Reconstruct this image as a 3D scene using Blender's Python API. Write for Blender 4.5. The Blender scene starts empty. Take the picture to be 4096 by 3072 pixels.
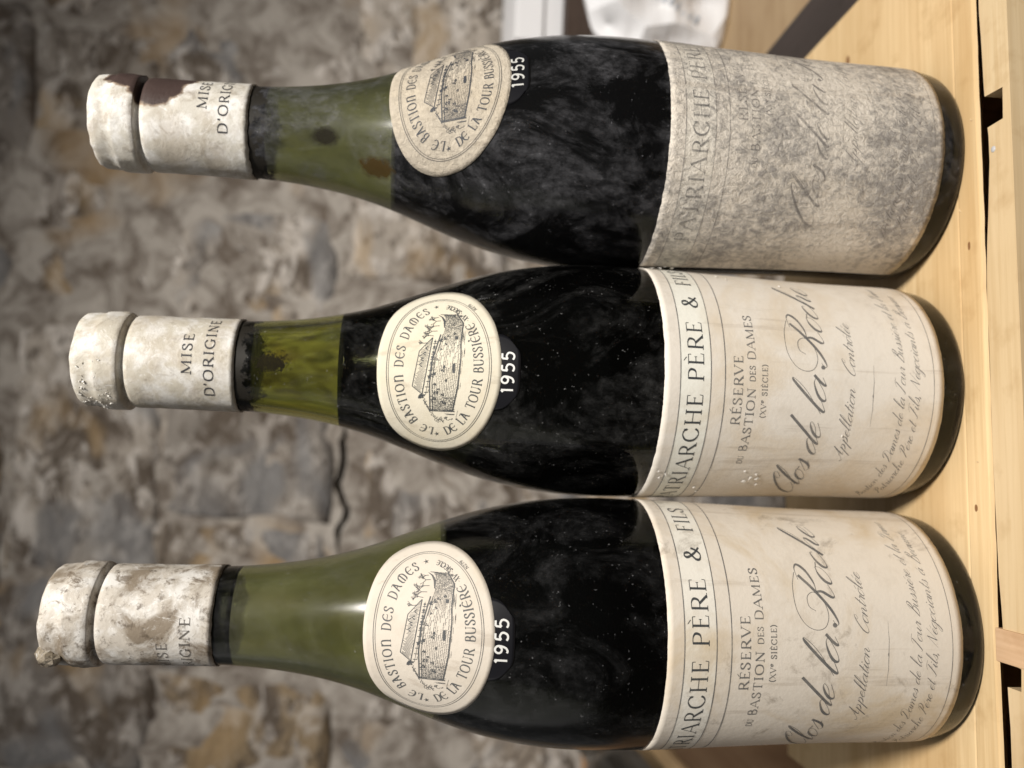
import bpy, math, random
import numpy as np
from mathutils import Vector, Matrix, noise

# ------------------------------------------------------------------ camera, world, lamps
sc = bpy.context.scene
COL = sc.collection
MM = 0.001
PITCH, ROLL, CAMH = 0.10610, 0.04208, 0.19487
cam_d = bpy.data.cameras.new('camera')
cam = bpy.data.objects.new('camera', cam_d); COL.objects.link(cam)
cam_d.sensor_fit = 'HORIZONTAL'; cam_d.sensor_width = 36.0
cam_d.lens = 3304.8 / 4096 * 36.0
cam_d.clip_start = 0.01; cam_d.clip_end = 50
R_ = Vector((1, 0, 0)); F_ = Vector((0, math.cos(PITCH), -math.sin(PITCH))); U_ = Vector((0, math.sin(PITCH), math.cos(PITCH)))
c_, s_ = math.cos(ROLL), math.sin(ROLL)
X_ = R_ * s_ - U_ * c_; Y_ = R_ * c_ + U_ * s_; Z_ = -F_
m4 = Matrix((X_, Y_, Z_)).transposed().to_4x4(); m4.translation = Vector((0, 0, CAMH))
cam.matrix_world = m4
cam_d.dof.use_dof = True
cam_d.dof.focus_distance = 0.272
cam_d.dof.aperture_fstop = 7.0
sc.camera = cam

world = bpy.data.worlds.new('World'); sc.world = world; world.use_nodes = True
bg = world.node_tree.nodes['Background']
bg.inputs['Color'].default_value = (0.95, 0.97, 1.0, 1); bg.inputs['Strength'].default_value = 0.07

def area(name, loc, target, size, power, color):
    d = bpy.data.lights.new(name, 'AREA'); d.shape = 'DISK'; d.size = size; d.energy = power; d.color = color
    o = bpy.data.objects.new(name, d); COL.objects.link(o)
    o.location = loc
    o.rotation_euler = (Vector(target) - Vector(loc)).to_track_quat('-Z', 'Y').to_euler()
    return o
def spot(name, loc, target, size_deg, blend, radius, power, color):
    d = bpy.data.lights.new(name, 'SPOT'); d.spot_size = math.radians(size_deg); d.spot_blend = blend; d.shadow_soft_size = radius; d.energy = power; d.color = color
    o = bpy.data.objects.new(name, d); COL.objects.link(o); o.location = loc
    o.rotation_euler = (Vector(target) - Vector(loc)).to_track_quat('-Z', 'Y').to_euler()
    return o
spot('shaded_cellar_lamp', (0.36, -0.42, 1.00), (0.0, 0.36, 0.08), 70, 1.0, 0.10, 98.0, (1.0, 0.95, 0.88))
area('cellar_ceiling_lamp', (0.0, -0.15, 1.95), (0.0, 0.35, 0.0), 0.7, 3.5, (1.0, 0.96, 0.91))
area('side_fill_light', (-1.05, 0.0, 0.42), (0.0, 0.30, 0.15), 0.9, 1.0, (1.0, 0.98, 0.96))  # unseen light, added for left fill and a grey reflection on the glass

sc.view_settings.view_transform = 'Standard'; sc.view_settings.look = 'None'
sc.view_settings.exposure = 0.0; sc.view_settings.gamma = 1.0; sc.view_settings.use_curve_mapping = False
sc.cycles.max_bounces = 12; sc.cycles.transmission_bounces = 10; sc.cycles.transparent_max_bounces = 12
sc.cycles.caustics_reflective = False; sc.cycles.caustics_refractive = False
sc.cycles.sample_clamp_indirect = 4.0
try: sc.cycles.use_denoising = True
except Exception: pass

rnd = random.Random(7)
# ------------------------------------------------------------------ material helpers
def new_mat(name):
    m = bpy.data.materials.new(name); m.use_nodes = True
    nt = m.node_tree; nt.nodes.clear()
    return m, nt
def N(nt, typ, ins=None, **attrs):
    n = nt.nodes.new(typ)
    for k, v in attrs.items(): setattr(n, k, v)
    for k, v in (ins or {}).items():
        s = n.inputs[k]
        if isinstance(v, bpy.types.NodeSocket): nt.links.new(v, s)
        else: s.default_value = v
    return n
def rgba(c): return (c[0], c[1], c[2], 1.0)
def ramp(nt, fac, stops, interp='LINEAR'):
    n = nt.nodes.new('ShaderNodeValToRGB'); nt.links.new(fac, n.inputs['Fac'])
    cr = n.color_ramp; cr.interpolation = interp
    while len(cr.elements) < len(stops): cr.elements.new(0.5)
    for e, (p, c) in zip(cr.elements, stops):
        e.position = p
        e.color = (c, c, c, 1) if isinstance(c, (int, float)) else rgba(c)
    return n.outputs['Color']
def mixc(nt, fac, a, b, blend='MIX'):
    n = nt.nodes.new('ShaderNodeMix'); n.data_type = 'RGBA'; n.blend_type = blend
    for sock, v in ((n.inputs[0], fac), (n.inputs[6], a), (n.inputs[7], b)):
        if isinstance(v, bpy.types.NodeSocket): nt.links.new(v, sock)
        elif isinstance(v, (int, float)): sock.default_value = v if sock.type == 'VALUE' else (v, v, v, 1)
        else: sock.default_value = rgba(v)
    return n.outputs[2]
def math_(nt, op, a, b=0.0, clamp=False):
    n = nt.nodes.new('ShaderNodeMath'); n.operation = op; n.use_clamp = clamp
    for sock, v in ((n.inputs[0], a), (n.inputs[1], b)):
        if isinstance(v, bpy.types.NodeSocket): nt.links.new(v, sock)
        else: sock.default_value = v
    return n.outputs[0]
def coords(nt, scale=(1, 1, 1), off=(0, 0, 0), kind='Object', rot=(0, 0, 0)):
    tc = nt.nodes.new('ShaderNodeTexCoord')
    mp = N(nt, 'ShaderNodeMapping', {'Location': off, 'Rotation': rot, 'Scale': scale})
    nt.links.new(tc.outputs[kind], mp.inputs['Vector'])
    return mp.outputs['Vector']
def tex(nt, vec, scale, detail=4.0, rough=0.55, dist=0.0):
    return N(nt, 'ShaderNodeTexNoise', {'Vector': vec, 'Scale': scale, 'Detail': detail, 'Roughness': rough, 'Distortion': dist}).outputs['Fac']
def zsock(nt):
    tc = nt.nodes.new('ShaderNodeTexCoord'); sx = nt.nodes.new('ShaderNodeSeparateXYZ')
    nt.links.new(tc.outputs['Object'], sx.inputs[0]); return sx
def bump(nt, h, strength, dist, nrm=None):
    ins = {'Height': h, 'Strength': strength, 'Distance': dist}
    if nrm is not None: ins['Normal'] = nrm
    return N(nt, 'ShaderNodeBump', ins).outputs['Normal']
def bsdf(nt, col, rough=0.6, spec=0.5, normal=None, **extra):
    ins = {'Base Color': col if isinstance(col, bpy.types.NodeSocket) else rgba(col), 'Roughness': rough, 'Specular IOR Level': spec}
    if normal is not None: ins['Normal'] = normal
    ins.update(extra)
    return N(nt, 'ShaderNodeBsdfPrincipled', ins).outputs['BSDF']
def out(nt, sh):
    o = nt.nodes.new('ShaderNodeOutputMaterial'); nt.links.new(sh, o.inputs['Surface'])
def mixs(nt, fac, a, b):
    n = nt.nodes.new('ShaderNodeMixShader')
    if isinstance(fac, bpy.types.NodeSocket): nt.links.new(fac, n.inputs[0])
    else: n.inputs[0].default_value = fac
    nt.links.new(a, n.inputs[1]); nt.links.new(b, n.inputs[2]); return n.outputs[0]

# ------------------------------------------------------------------ mesh helpers (input in millimetres)
def mesh_obj(name, verts, faces, mat, parent=None, smooth=True, loc=None):
    me = bpy.data.meshes.new(name)
    me.from_pydata([(v[0] * MM, v[1] * MM, v[2] * MM) for v in verts], [], faces)
    me.update()
    if smooth: me.polygons.foreach_set('use_smooth', [True] * len(me.polygons))
    if mat: me.materials.append(mat)
    o = bpy.data.objects.new(name, me); COL.objects.link(o)
    if parent: o.parent = parent
    if loc: o.location = loc
    return o
def tag(o, label, cat, group=None):
    o['label'] = label; o['category'] = cat
    if group: o['group'] = group
    return o
def empty(name, loc, rz=0.0):
    o = bpy.data.objects.new(name, None); COL.objects.link(o)
    o.location = loc; o.rotation_euler = (0, 0, rz); o.empty_display_size = 0.02
    return o
def lathe(prof, n=96, closed=False, fn=None):
    """prof: list of (r, z); fn(r, th, z) -> (r, z)"""
    V, F, ring = [], [], []
    for r, z in prof:
        if r < 1e-6: ring.append([len(V)]); V.append((0, 0, z)); continue
        idx = []
        for k in range(n):
            th = 2 * math.pi * k / n
            rr, zz = (r, z) if fn is None else fn(r, th, z)
            idx.append(len(V)); V.append((rr * math.sin(th), -rr * math.cos(th), zz))
        ring.append(idx)
    pairs = list(zip(ring[:-1], ring[1:]))
    if closed: pairs.append((ring[-1], ring[0]))
    for a, b in pairs:
        if len(a) == 1 and len(b) == 1: continue
        for k in range(n):
            k2 = (k + 1) % n
            if len(a) == 1: F.append((a[0], b[k2], b[k]))
            elif len(b) == 1: F.append((a[k], a[k2], b[0]))
            else: F.append((a[k], a[k2], b[k2], b[k]))
    return V, F
def box_vf(x0, x1, y0, y1, z0, z1, bev=0.0):
    if bev <= 0:
        V = [(x, y, z) for z in (z0, z1) for y in (y0, y1) for x in (x0, x1)]
        F = [(0, 2, 3, 1), (4, 5, 7, 6), (0, 1, 5, 4), (2, 6, 7, 3), (0, 4, 6, 2), (1, 3, 7, 5)]
        return V, F
    import bmesh
    bm = bmesh.new()
    vs = [bm.verts.new((x, y, z)) for z in (z0, z1) for y in (y0, y1) for x in (x0, x1)]
    for f in [(0, 2, 3, 1), (4, 5, 7, 6), (0, 1, 5, 4), (2, 6, 7, 3), (0, 4, 6, 2), (1, 3, 7, 5)]: bm.faces.new([vs[i] for i in f])
    bmesh.ops.bevel(bm, geom=bm.edges[:], offset=bev, segments=2, affect='EDGES', profile=0.6)
    bm.verts.ensure_lookup_table()
    V = [tuple(v.co) for v in bm.verts]; F = [tuple(v.index for v in f.verts) for f in bm.faces]
    bm.verts.index_update(); F = [tuple(v.index for v in f.verts) for f in bm.faces]
    bm.free(); return V, F
def prism_vf(poly, z0, z1):
    n = len(poly)
    V = [(x, y, z0) for x, y in poly] + [(x, y, z1) for x, y in poly]
    F = [tuple(range(n - 1, -1, -1)), tuple(range(n, 2 * n))] + [(i, (i + 1) % n, n + (i + 1) % n, n + i) for i in range(n)]
    return V, F
def nz(x, y, z, seed=0.0): return noise.noise(Vector((x + seed * 17.3, y - seed * 9.1, z + seed * 5.7)))

# ------------------------------------------------------------------ bottle shape (mm)
KZ = np.array([0, 2, 5, 9, 14, 40, 80, 110, 125, 140, 155, 170, 185, 200, 215, 230, 245, 262, 280, 295, 300.])
KR = np.array([39.4, 40.75, 41.45, 41.95, 42.25, 42.4, 43.5, 44.55, 44.95, 44.5, 42.85, 39.85, 35.2, 29.6, 24.2, 20.5, 18.2, 16.9, 16.6, 16.5, 14.6])
def pchip(xk, yk, x):
    h = np.diff(xk); d = np.diff(yk) / h; m = np.zeros(len(xk))
    m[0], m[-1] = d[0], d[-1]
    for i in range(1, len(xk) - 1):
        if d[i - 1] * d[i] > 0:
            w1, w2 = 2 * h[i] + h[i - 1], h[i] + 2 * h[i - 1]
            m[i] = (w1 + w2) / (w1 / d[i - 1] + w2 / d[i])
    x = np.asarray(x, float); i = np.clip(np.searchsorted(xk, x) - 1, 0, len(xk) - 2)
    t = (x - xk[i]) / h[i]
    return ((2 * t**3 - 3 * t**2 + 1) * yk[i] + (t**3 - 2 * t**2 + t) * h[i] * m[i] + (-2 * t**3 + 3 * t**2) * yk[i + 1] + (t**3 - t**2) * h[i] * m[i + 1])
ZS = np.linspace(0, 300, 601); RS = pchip(KZ, KR, ZS)
_k = np.exp(-0.5 * (np.arange(-14, 15) / 5.0) ** 2); _k /= _k.sum()
_sm = np.convolve(np.pad(RS, 14, mode='edge'), _k, mode='valid'); _w = np.clip((ZS - 20) / 15, 0, 1); RS = RS * (1 - _w) + _sm * _w
def RB(z): return float(np.interp(z, ZS, RS))
def dRB(z): return (RB(z + 0.5) - RB(z - 0.5))
# meridian arc length measured from z = 190 for the shoulder label
MZ = np.linspace(150, 235, 341); MR = np.interp(MZ, ZS, RS)
ML = np.concatenate([[0], np.cumsum(np.hypot(np.diff(MZ), np.diff(MR)))]); ML -= np.interp(190.0, MZ, ML)
def z_of_t(t): return float(np.interp(t, ML, MZ))

def wrap_body(rot, off):
    def f(s, z):
        th = rot + s / 44.0; r = RB(z) + off
        return (r * math.sin(th), -r * math.cos(th), z)
    return f
def wrap_shoulder(rot, off):
    def f(s, t):
        z = z_of_t(t); r = RB(z); g = dRB(z); L = math.hypot(1, g)
        th = rot + s / r; r2 = r + off / L; z2 = z - off * g / L
        return (r2 * math.sin(th), -r2 * math.cos(th), z2)
    return f

# ------------------------------------------------------------------ pen strokes: lettering as cut-out ink shapes
class Ink:
    def __init__(self): self.V = []; self.F = []
    def strip(self, pts, wid):
        P = np.asarray(pts, float)
        if len(P) < 2: return
        d = np.gradient(P, axis=0); L = np.hypot(d[:, 0], d[:, 1]) + 1e-9
        nx, ny = -d[:, 1] / L, d[:, 0] / L
        w = np.asarray(wid, float) * 0.5 if not np.isscalar(wid) else np.full(len(P), wid * 0.5)
        b = len(self.V)
        for i in range(len(P)):
            self.V.append((P[i, 0] + nx[i] * w[i], P[i, 1] + ny[i] * w[i]))
            self.V.append((P[i, 0] - nx[i] * w[i], P[i, 1] - ny[i] * w[i]))
        for i in range(len(P) - 1):
            a = b + 2 * i; self.F.append((a, a + 1, a + 3, a + 2))
    def line(self, a, b, w, n=6):
        t = np.linspace(0, 1, n + 1)[:, None]; self.strip(np.asarray(a) * (1 - t) + np.asarray(b) * t, w)
    def blob(self, c, r, n=9, jit=0.0, rg=None, asp=1.0):
        b = len(self.V); self.V.append(c)
        for k in range(n):
            a = 2 * math.pi * k / n; q = r * (1 + (rg.uniform(-jit, jit) if rg else 0))
            self.V.append((c[0] + q * math.cos(a) * asp, c[1] + q * math.sin(a)))
        for k in range(n): self.F.append((b, b + 1 + k, b + 1 + (k + 1) % n))
    def build(self, name, wrap, mat, parent):
        return mesh_obj(name, [wrap(x, y) for x, y in self.V], self.F, mat, parent, smooth=False)
def catmull(pts, n=6):
    P = [np.asarray(p, float) for p in pts]
    if len(P) == 2:
        t = np.linspace(0, 1, n + 1)[:, None]; return P[0] * (1 - t) + P[1] * t
    P = [2 * P[0] - P[1]] + P + [2 * P[-1] - P[-2]]
    o = []
    for i in range(1, len(P) - 2):
        for k in range(n):
            t = k / n
            o.append(0.5 * ((2 * P[i]) + (-P[i - 1] + P[i + 1]) * t + (2 * P[i - 1] - 5 * P[i] + 4 * P[i + 1] - P[i + 2]) * t * t + (-P[i - 1] + 3 * P[i] - 3 * P[i + 1] + P[i + 2]) * t**3))
    o.append(P[-2]); return np.array(o)
# roman capitals: advance, strokes (kind k thick / n thin / a by direction, points), serif feet (x, y)
_C = [(.68, .78), (.6, .94), (.4, 1.01), (.15, .82), (.07, .5), (.15, .18), (.4, -.01), (.6, .06), (.7, .24)]
_bowlP = [(.14, 1), (.38, 1), (.53, .9), (.56, .75), (.5, .57), (.36, .5), (.14, .5)]
CAPS = {
 'A': (.80, [('n', [(.06, 0), (.40, 1)]), ('k', [(.40, 1), (.74, 0)]), ('n', [(.19, .36), (.61, .36)])], [(.06, 0), (.74, 0)]),
 'B': (.66, [('k', [(.16, 0), (.16, 1)]), ('a', [(.16, 1), (.4, 1), (.52, .78), (.4, .54), (.16, .53)]), ('a', [(.16, .53), (.44, .53), (.6, .27), (.44, 0), (.16, 0)])], []),
 'C': (.76, [('a', _C), ('n', [(.68, .98), (.68, .72)])], []),
 'D': (.80, [('k', [(.16, 0), (.16, 1)]), ('a', [(.16, 1), (.42, 1), (.66, .84), (.73, .5), (.66, .16), (.42, 0), (.16, 0)])], []),
 'E': (.62, [('k', [(.16, 0), (.16, 1)]), ('n', [(.06, 1), (.52, 1)]), ('n', [(.16, .52), (.42, .52)]), ('n', [(.06, 0), (.55, 0)]), ('n', [(.52, 1), (.53, .82)]), ('n', [(.55, 0), (.57, .2)]), ('n', [(.42, .6), (.42, .44)])], []),
 'F': (.58, [('k', [(.16, 0), (.16, 1)]), ('n', [(.06, 1), (.52, 1)]), ('n', [(.16, .52), (.42, .52)]), ('n', [(.52, 1), (.53, .8)]), ('n', [(.42, .6), (.42, .44)])], [(.16, 0)]),
 'G': (.82, [('a', _C), ('k', [(.68, .42), (.68, .06)])], [(.68, .42)]),
 'H': (.84, [('k', [(.16, 0), (.16, 1)]), ('k', [(.68, 0), (.68, 1)]), ('n', [(.16, .52), (.68, .52)])], [(.16, 0), (.16, 1), (.68, 0), (.68, 1)]),
 'I': (.34, [('k', [(.17, 0), (.17, 1)])], [(.17, 0), (.17, 1)]),
 'L': (.58, [('k', [(.16, 0), (.16, 1)]), ('n', [(.06, 0), (.53, 0)]), ('n', [(.53, 0), (.55, .22)])], [(.16, 1)]),
 'M': (1.0, [('n', [(.14, 0), (.14, 1)]), ('k', [(.14, 1), (.5, .08)]), ('n', [(.5, .08), (.84, 1)]), ('k', [(.85, 0), (.85, 1)])], [(.14, 0), (.85, 0)]),
 'N': (.86, [('n', [(.15, 0), (.15, 1)]), ('k', [(.15, 1), (.7, 0)]), ('n', [(.7, 0), (.7, 1)])], [(.15, 0), (.7, 1)]),
 'O': (.86, [('a', [(.42, 1.01), (.15, .85), (.07, .5), (.15, .15), (.42, -.01), (.7, .15), (.78, .5), (.7, .85), (.42, 1.01)])], []),
 'P': (.62, [('k', [(.16, 0), (.16, 1)]), ('a', _bowlP)], [(.16, 0)]),
 'R': (.74, [('k', [(.16, 0), (.16, 1)]), ('a', _bowlP), ('k', [(.36, .5), (.70, 0)])], [(.16, 0), (.70, 0)]),
 'S': (.58, [('a', [(.46, .78), (.4, .95), (.27, 1.01), (.11, .9), (.11, .71), (.27, .55), (.43, .4), (.48, .22), (.38, .04), (.24, -.01), (.1, .07), (.06, .24)]), ('n', [(.47, .98), (.47, .74)]), ('n', [(.06, .02), (.06, .27)])], []),
 'T': (.70, [('n', [(.05, 1), (.65, 1)]), ('n', [(.05, 1), (.05, .8)]), ('n', [(.65, 1), (.65, .8)]), ('k', [(.35, 0), (.35, 1)])], [(.35, 0)]),
 'U': (.82, [('k', [(.15, 1), (.15, .32)]), ('a', [(.15, .32), (.22, .07), (.4, -.01), (.58, .07), (.66, .32)]), ('n', [(.66, .32), (.66, 1)])], [(.15, 1), (.66, 1)]),
 'V': (.76, [('k', [(.05, 1), (.38, 0)]), ('n', [(.38, 0), (.70, 1)])], [(.05, 1), (.70, 1)]),
 'X': (.72, [('k', [(.07, 1), (.63, 0)]), ('n', [(.62, 1), (.07, 0)])], [(.07, 1), (.63, 0)]),
 '&': (.92, [('a', [(.80, .5), (.66, .2), (.42, -.01), (.14, .06), (.1, .28), (.3, .5), (.5, .7), (.48, .93), (.34, 1.01), (.22, .88), (.3, .64), (.55, .28), (.86, 0)])], []),
 "'": (.24, [('k', [(.12, 1.02), (.1, .74)])], []),
 '(': (.34, [('a', [(.26, 1.1), (.1, .7), (.1, .2), (.26, -.15)])], []),
 ')': (.34, [('a', [(.06, 1.1), (.22, .7), (.22, .2), (.06, -.15)])], []),
 '-': (.40, [('n', [(.06, .4), (.32, .4)])], []),
 'e': (.40, [('a', [(.06, .78), (.32, .8), (.3, .98), (.16, 1.0), (.05, .8), (.1, .6), (.3, .6)])], []),
 '1': (.42, [('k', [(.2, 0), (.2, 1)]), ('k', [(.2, 1), (.05, .84)])], []),
 '2': (.62, [('k', [(.06, .8), (.2, 1), (.42, .98), (.5, .72), (.3, .4), (.05, 0)]), ('k', [(.05, 0), (.54, 0)])], []),
 '5': (.64, [('k', [(.5, 1), (.14, 1)]), ('k', [(.14, 1), (.1, .54)]), ('k', [(.1, .54), (.3, .64), (.52, .52), (.56, .3), (.44, .05), (.24, 0), (.06, .1)])], []),
 '7': (.56, [('k', [(.05, 1), (.52, 1)]), ('k', [(.52, 1), (.2, 0)])], []),
 '9': (.66, [('k', [(.52, .66), (.36, .46), (.14, .52), (.07, .74), (.18, .96), (.38, .98), (.53, .8), (.53, .5), (.42, .14), (.22, 0), (.1, .06)])], []),
 # uncial forms used on the oval
 'Є': (.72, [('a', [(.64, .9), (.4, 1.01), (.15, .82), (.07, .5), (.15, .18), (.4, -.01), (.64, .12)]), ('n', [(.1, .5), (.62, .5)]), ('n', [(.62, .5), (.66, .62)])], []),
 'Ð': (.80, [('a', [(.1, 1), (.42, 1), (.68, .82), (.74, .5), (.66, .16), (.42, 0), (.1, 0)]), ('k', [(.22, 0), (.22, 1)])], []),
 'Λ': (.82, [('a', [(.1, .95), (.3, 1), (.42, .86), (.6, .2), (.74, 0)]), ('k', [(.38, .95), (.14, .0)]), ('n', [(.18, .4), (.54, .4)])], []),
 'Ɯ': (1.0, [('a', [(.45, 1), (.15, .75), (.14, .2), (.3, 0)]), ('k', [(.5, 1), (.5, 0)]), ('a', [(.55, 1), (.85, .75), (.86, .2), (.7, 0)])], []),
 'Ƞ': (.82, [('k', [(.16, 1), (.16, 0)]), ('a', [(.16, .8), (.4, 1), (.62, .9), (.66, .5), (.64, 0)])], [(.16, 0), (.64, 0)]),
}
CAPS[' '] = (.42, [], [])
CAPS['É'] = (CAPS['E'][0], CAPS['E'][1] + [('n', [(.26, 1.12), (.44, 1.3)])], [])
CAPS['È'] = (CAPS['E'][0], CAPS['E'][1] + [('n', [(.22, 1.3), (.40, 1.12)])], [])
CAPS['Ѐ'] = (CAPS['Є'][0], CAPS['Є'][1] + [('k', [(.26, 1.3), (.42, 1.14)])], [])
def caps_strokes(ch, tk, tn):
    adv, st, sf = CAPS[ch]; res = []
    for kind, pts in st:
        P = catmull(pts, 6)
        if kind == 'k': w = np.full(len(P), tk)
        elif kind == 'n': w = np.full(len(P), tn)
        else:
            d = np.gradient(P, axis=0); L = np.hypot(d[:, 0], d[:, 1]) + 1e-9
            w = tn + (tk * 1.08 - tn) * (np.abs(d[:, 1]) / L) ** 1.5
        res.append((P, w))
    for (x, y) in sf: res.append((np.array([(x - .12, y), (x, y), (x + .12, y)]), np.full(3, tn)))
    return adv, res
def caps_width(text, track): return sum(CAPS[c][0] + track for c in text) - track
def caps_text(ink, text, x0, x1, z, h, tk=.13, tn=.045, track=.08):
    k = (x1 - x0) / (caps_width(text, track)); x = x0
    for c in text:
        adv, st = caps_strokes(c, tk, tn)
        for P, w in st: ink.strip(np.stack([x + P[:, 0] * k, z + P[:, 1] * h], 1), w * h)
        x += (adv + track) * k
def ellipse_text(ink, text, a, b, ang0, ang1, h, flip=False, tk=.15, tn=.06, track=.12):
    """text along an ellipse from angle ang0 to ang1 (deg, 0 = +s, 90 = +t)"""
    A = np.radians(np.linspace(ang0, ang1, 400)); P = np.stack([a * np.cos(A), b * np.sin(A)], 1)
    L = np.concatenate([[0], np.cumsum(np.hypot(*np.diff(P, axis=0).T))])
    k = L[-1] / caps_width(text, track); x = 0
    for c in text:
        adv, st = caps_strokes(c, tk, tn)
        lc = x + adv * k / 2
        px, py = np.interp(lc, L, P[:, 0]), np.interp(lc, L, P[:, 1])
        qx, qy = np.interp(lc + .5, L, P[:, 0]) - np.interp(lc - .5, L, P[:, 0]), np.interp(lc + .5, L, P[:, 1]) - np.interp(lc - .5, L, P[:, 1])
        q = math.hypot(qx, qy); ux, uy = qx / q, qy / q; vx, vy = -uy, ux
        for S, w in st:
            lx, ly = (S[:, 0] - adv / 2) * k, S[:, 1] * h
            ink.strip(np.stack([px + ux * lx + vx * ly, py + uy * lx + vy * ly], 1), w * h)
        x += (adv + track) * k
_a1 = [(.85, .85), (.5, 1), (.14, .72), (.05, .32), (.24, 0), (.55, .22), (.86, .9)]
SCR = {
 'a': (1.12, [_a1, [(.88, 1), (.83, .4), (.92, .03), (1.15, .3)]]),
 'b': (1.0, [[(0, .3), (.42, 1.6), (.45, 2.5), (.3, 2.6), (.18, 1.5), (.12, .4), (.3, 0), (.6, .1), (.75, .6), (.6, .95), (1.0, .85)]]),
 'c': (.88, [[(.7, .78), (.5, 1), (.15, .75), (.05, .35), (.25, 0), (.6, .1), (.92, .4)]]),
 'd': (1.15, [_a1, [(.98, 2.7), (.9, 1.5), (.83, .4), (.92, .03), (1.18, .3)]]),
 'e': (.85, [[(.05, .35), (.5, .55), (.64, .88), (.42, 1), (.14, .72), (.08, .3), (.3, 0), (.6, .1), (.9, .4)]]),
 'g': (1.1, [_a1, [(.9, 1), (.85, -.6), (.6, -1.3), (.3, -1.1), (.6, -.4), (1.15, .3)]]),
 'h': (1.22, [[(0, .3), (.46, 1.7), (.5, 2.6), (.34, 2.6), (.2, 1.5), (.12, 0)], [(.12, .1), (.4, .8), (.68, 1), (.8, .75), (.74, .28), (.88, 0), (1.22, .35)]]),
 'i': (.6, [[(.0, .3), (.24, 1)], [(.24, 1), (.2, .3), (.32, 0), (.6, .35)], [(.28, 1.55), (.3, 1.4)]]),
 'l': (.62, [[(0, .3), (.42, 1.6), (.46, 2.55), (.32, 2.7), (.2, 1.6), (.17, .4), (.3, 0), (.62, .35)]]),
 'm': (1.7, [[(.1, 1), (.08, 0)], [(.08, .1), (.35, .85), (.58, 1), (.66, .7), (.62, 0)], [(.62, .1), (.9, .85), (1.14, 1), (1.25, .7), (1.2, .3), (1.35, 0), (1.7, .35)]]),
 'n': (1.15, [[(.1, 1), (.08, 0)], [(.08, .1), (.35, .85), (.6, 1), (.74, .7), (.68, .3), (.84, 0), (1.15, .35)]]),
 'o': (.95, [[(.55, 1), (.2, .88), (.05, .45), (.24, 0), (.58, .1), (.76, .55), (.58, 1)], [(.58, .95), (.95, .85)]]),
 'p': (1.1, [[(.24, 1.1), (.1, -1.3)], [(.15, .2), (.42, .9), (.7, 1), (.84, .6), (.68, .1), (.4, 0), (1.1, .35)]]),
 'r': (.8, [[(0, .3), (.25, 1.1), (.32, .88), (.58, .95)], [(.58, .95), (.5, .3), (.6, 0), (.82, .35)]]),
 's': (.78, [[(0, .2), (.4, 1.15)], [(.4, 1.15), (.54, .62), (.56, .2), (.34, 0), (.1, .12)], [(.4, .02), (.78, .35)]]),
 't': (.66, [[(.36, 1.95), (.22, .4), (.32, 0), (.64, .35)], [(.04, 1.15), (.6, 1.15)]]),
 'u': (1.12, [[(.1, 1), (.06, .4), (.2, .02), (.5, .25), (.74, 1)], [(.74, 1), (.7, .3), (.84, 0), (1.12, .35)]]),
 'A': (1.6, [[(-.1, .3), (.3, 0), (.8, .9), (1.2, 2.5)], [(1.2, 2.5), (1.1, 1.0), (1.15, .1), (1.5, .3)], [(.6, .9), (1.3, .95)]]),
 'B': (1.5, [[(.8, 2.3), (.5, .9), (.2, 0)], [(.3, 1.9), (.7, 2.5), (1.2, 2.4), (1.1, 1.6), (.6, 1.35), (1.2, 1.1), (1.1, .2), (.5, 0), (.2, .3)]]),
 'C': (1.55, [[(1.35, 2.05), (1.5, 2.45), (1.25, 2.7), (.7, 2.2), (.25, 1.2), (.3, .3), (.7, 0), (1.2, .3), (1.5, .8)], [(1.35, 2.05), (1.1, 2.1), (1.05, 2.5)]]),
 'D': (1.6, [[(.9, 2.2), (.6, .9), (.2, .1), (.8, 0), (1.5, .7), (1.55, 1.8), (1.0, 2.5), (.3, 2.3), (.1, 1.8)]]),
 'F': (1.3, [[(.9, 2.2), (.6, .9), (.3, .1), (-.1, .2)], [(.1, 2.2), (.5, 2.5), (1.4, 2.4)], [(.5, 1.2), (1.1, 1.3)]]),
 'N': (1.7, [[(.0, 0), (.5, 2.4)], [(.5, 2.4), (1.0, .1)], [(1.0, .1), (1.6, 2.5)]]),
 'P': (1.4, [[(.8, 2.3), (.5, .9), (.15, 0)], [(.2, 1.8), (.6, 2.5), (1.2, 2.5), (1.3, 1.8), (.9, 1.2), (.5, 1.2)]]),
 'T': (1.3, [[(.8, 2.3), (.5, .9), (.2, 0), (-.1, .2)], [(.1, 2.1), (.5, 2.5), (1.4, 2.4)]]),
 'R': (2.0, [[(1.05, 2.55), (.9, 1.6), (.6, .5), (.2, -.05), (-.05, .12), (.05, .36)],
             [(.75, 2.62), (1.3, 2.72), (1.75, 2.45), (1.75, 1.9), (1.35, 1.45), (.9, 1.35)],
             [(.9, 1.35), (1.2, .9), (1.35, .2), (1.6, 0), (1.95, .35)]]),
}
for a, b in (('é', 'e'), ('è', 'e'), ('ô', 'o'), ('à', 'a'), ('û', 'u')): SCR[a] = (SCR[b][0], SCR[b][1] + [[(.4, 1.35), (.7, 1.65)]])
SCR[' '] = (.75, []); SCR[','] = (.4, [[(.2, .1), (.1, -.3)]])
def script_text(ink, text, x0, x1, z, xh, tk, tn, slant=.85):
    W = sum(SCR[c][0] for c in text); k = (x1 - x0) / W; x = x0
    for c in text:
        adv, st = SCR[c]
        for pts in st:
            P = catmull(pts, 6)
            Q = np.stack([x + P[:, 0] * k + P[:, 1] * xh * slant, z + P[:, 1] * xh], 1)
            d = np.gradient(P, axis=0); L = np.hypot(d[:, 0], d[:, 1]) + 1e-9
            w = tn + (tk - tn) * np.clip(-d[:, 1] / L, 0, 1) ** 1.3
            w = np.convolve(np.pad(w, 2, mode='edge'), np.ones(5) / 5, mode='valid')
            ink.strip(Q, w)
        x += adv * k

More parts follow.
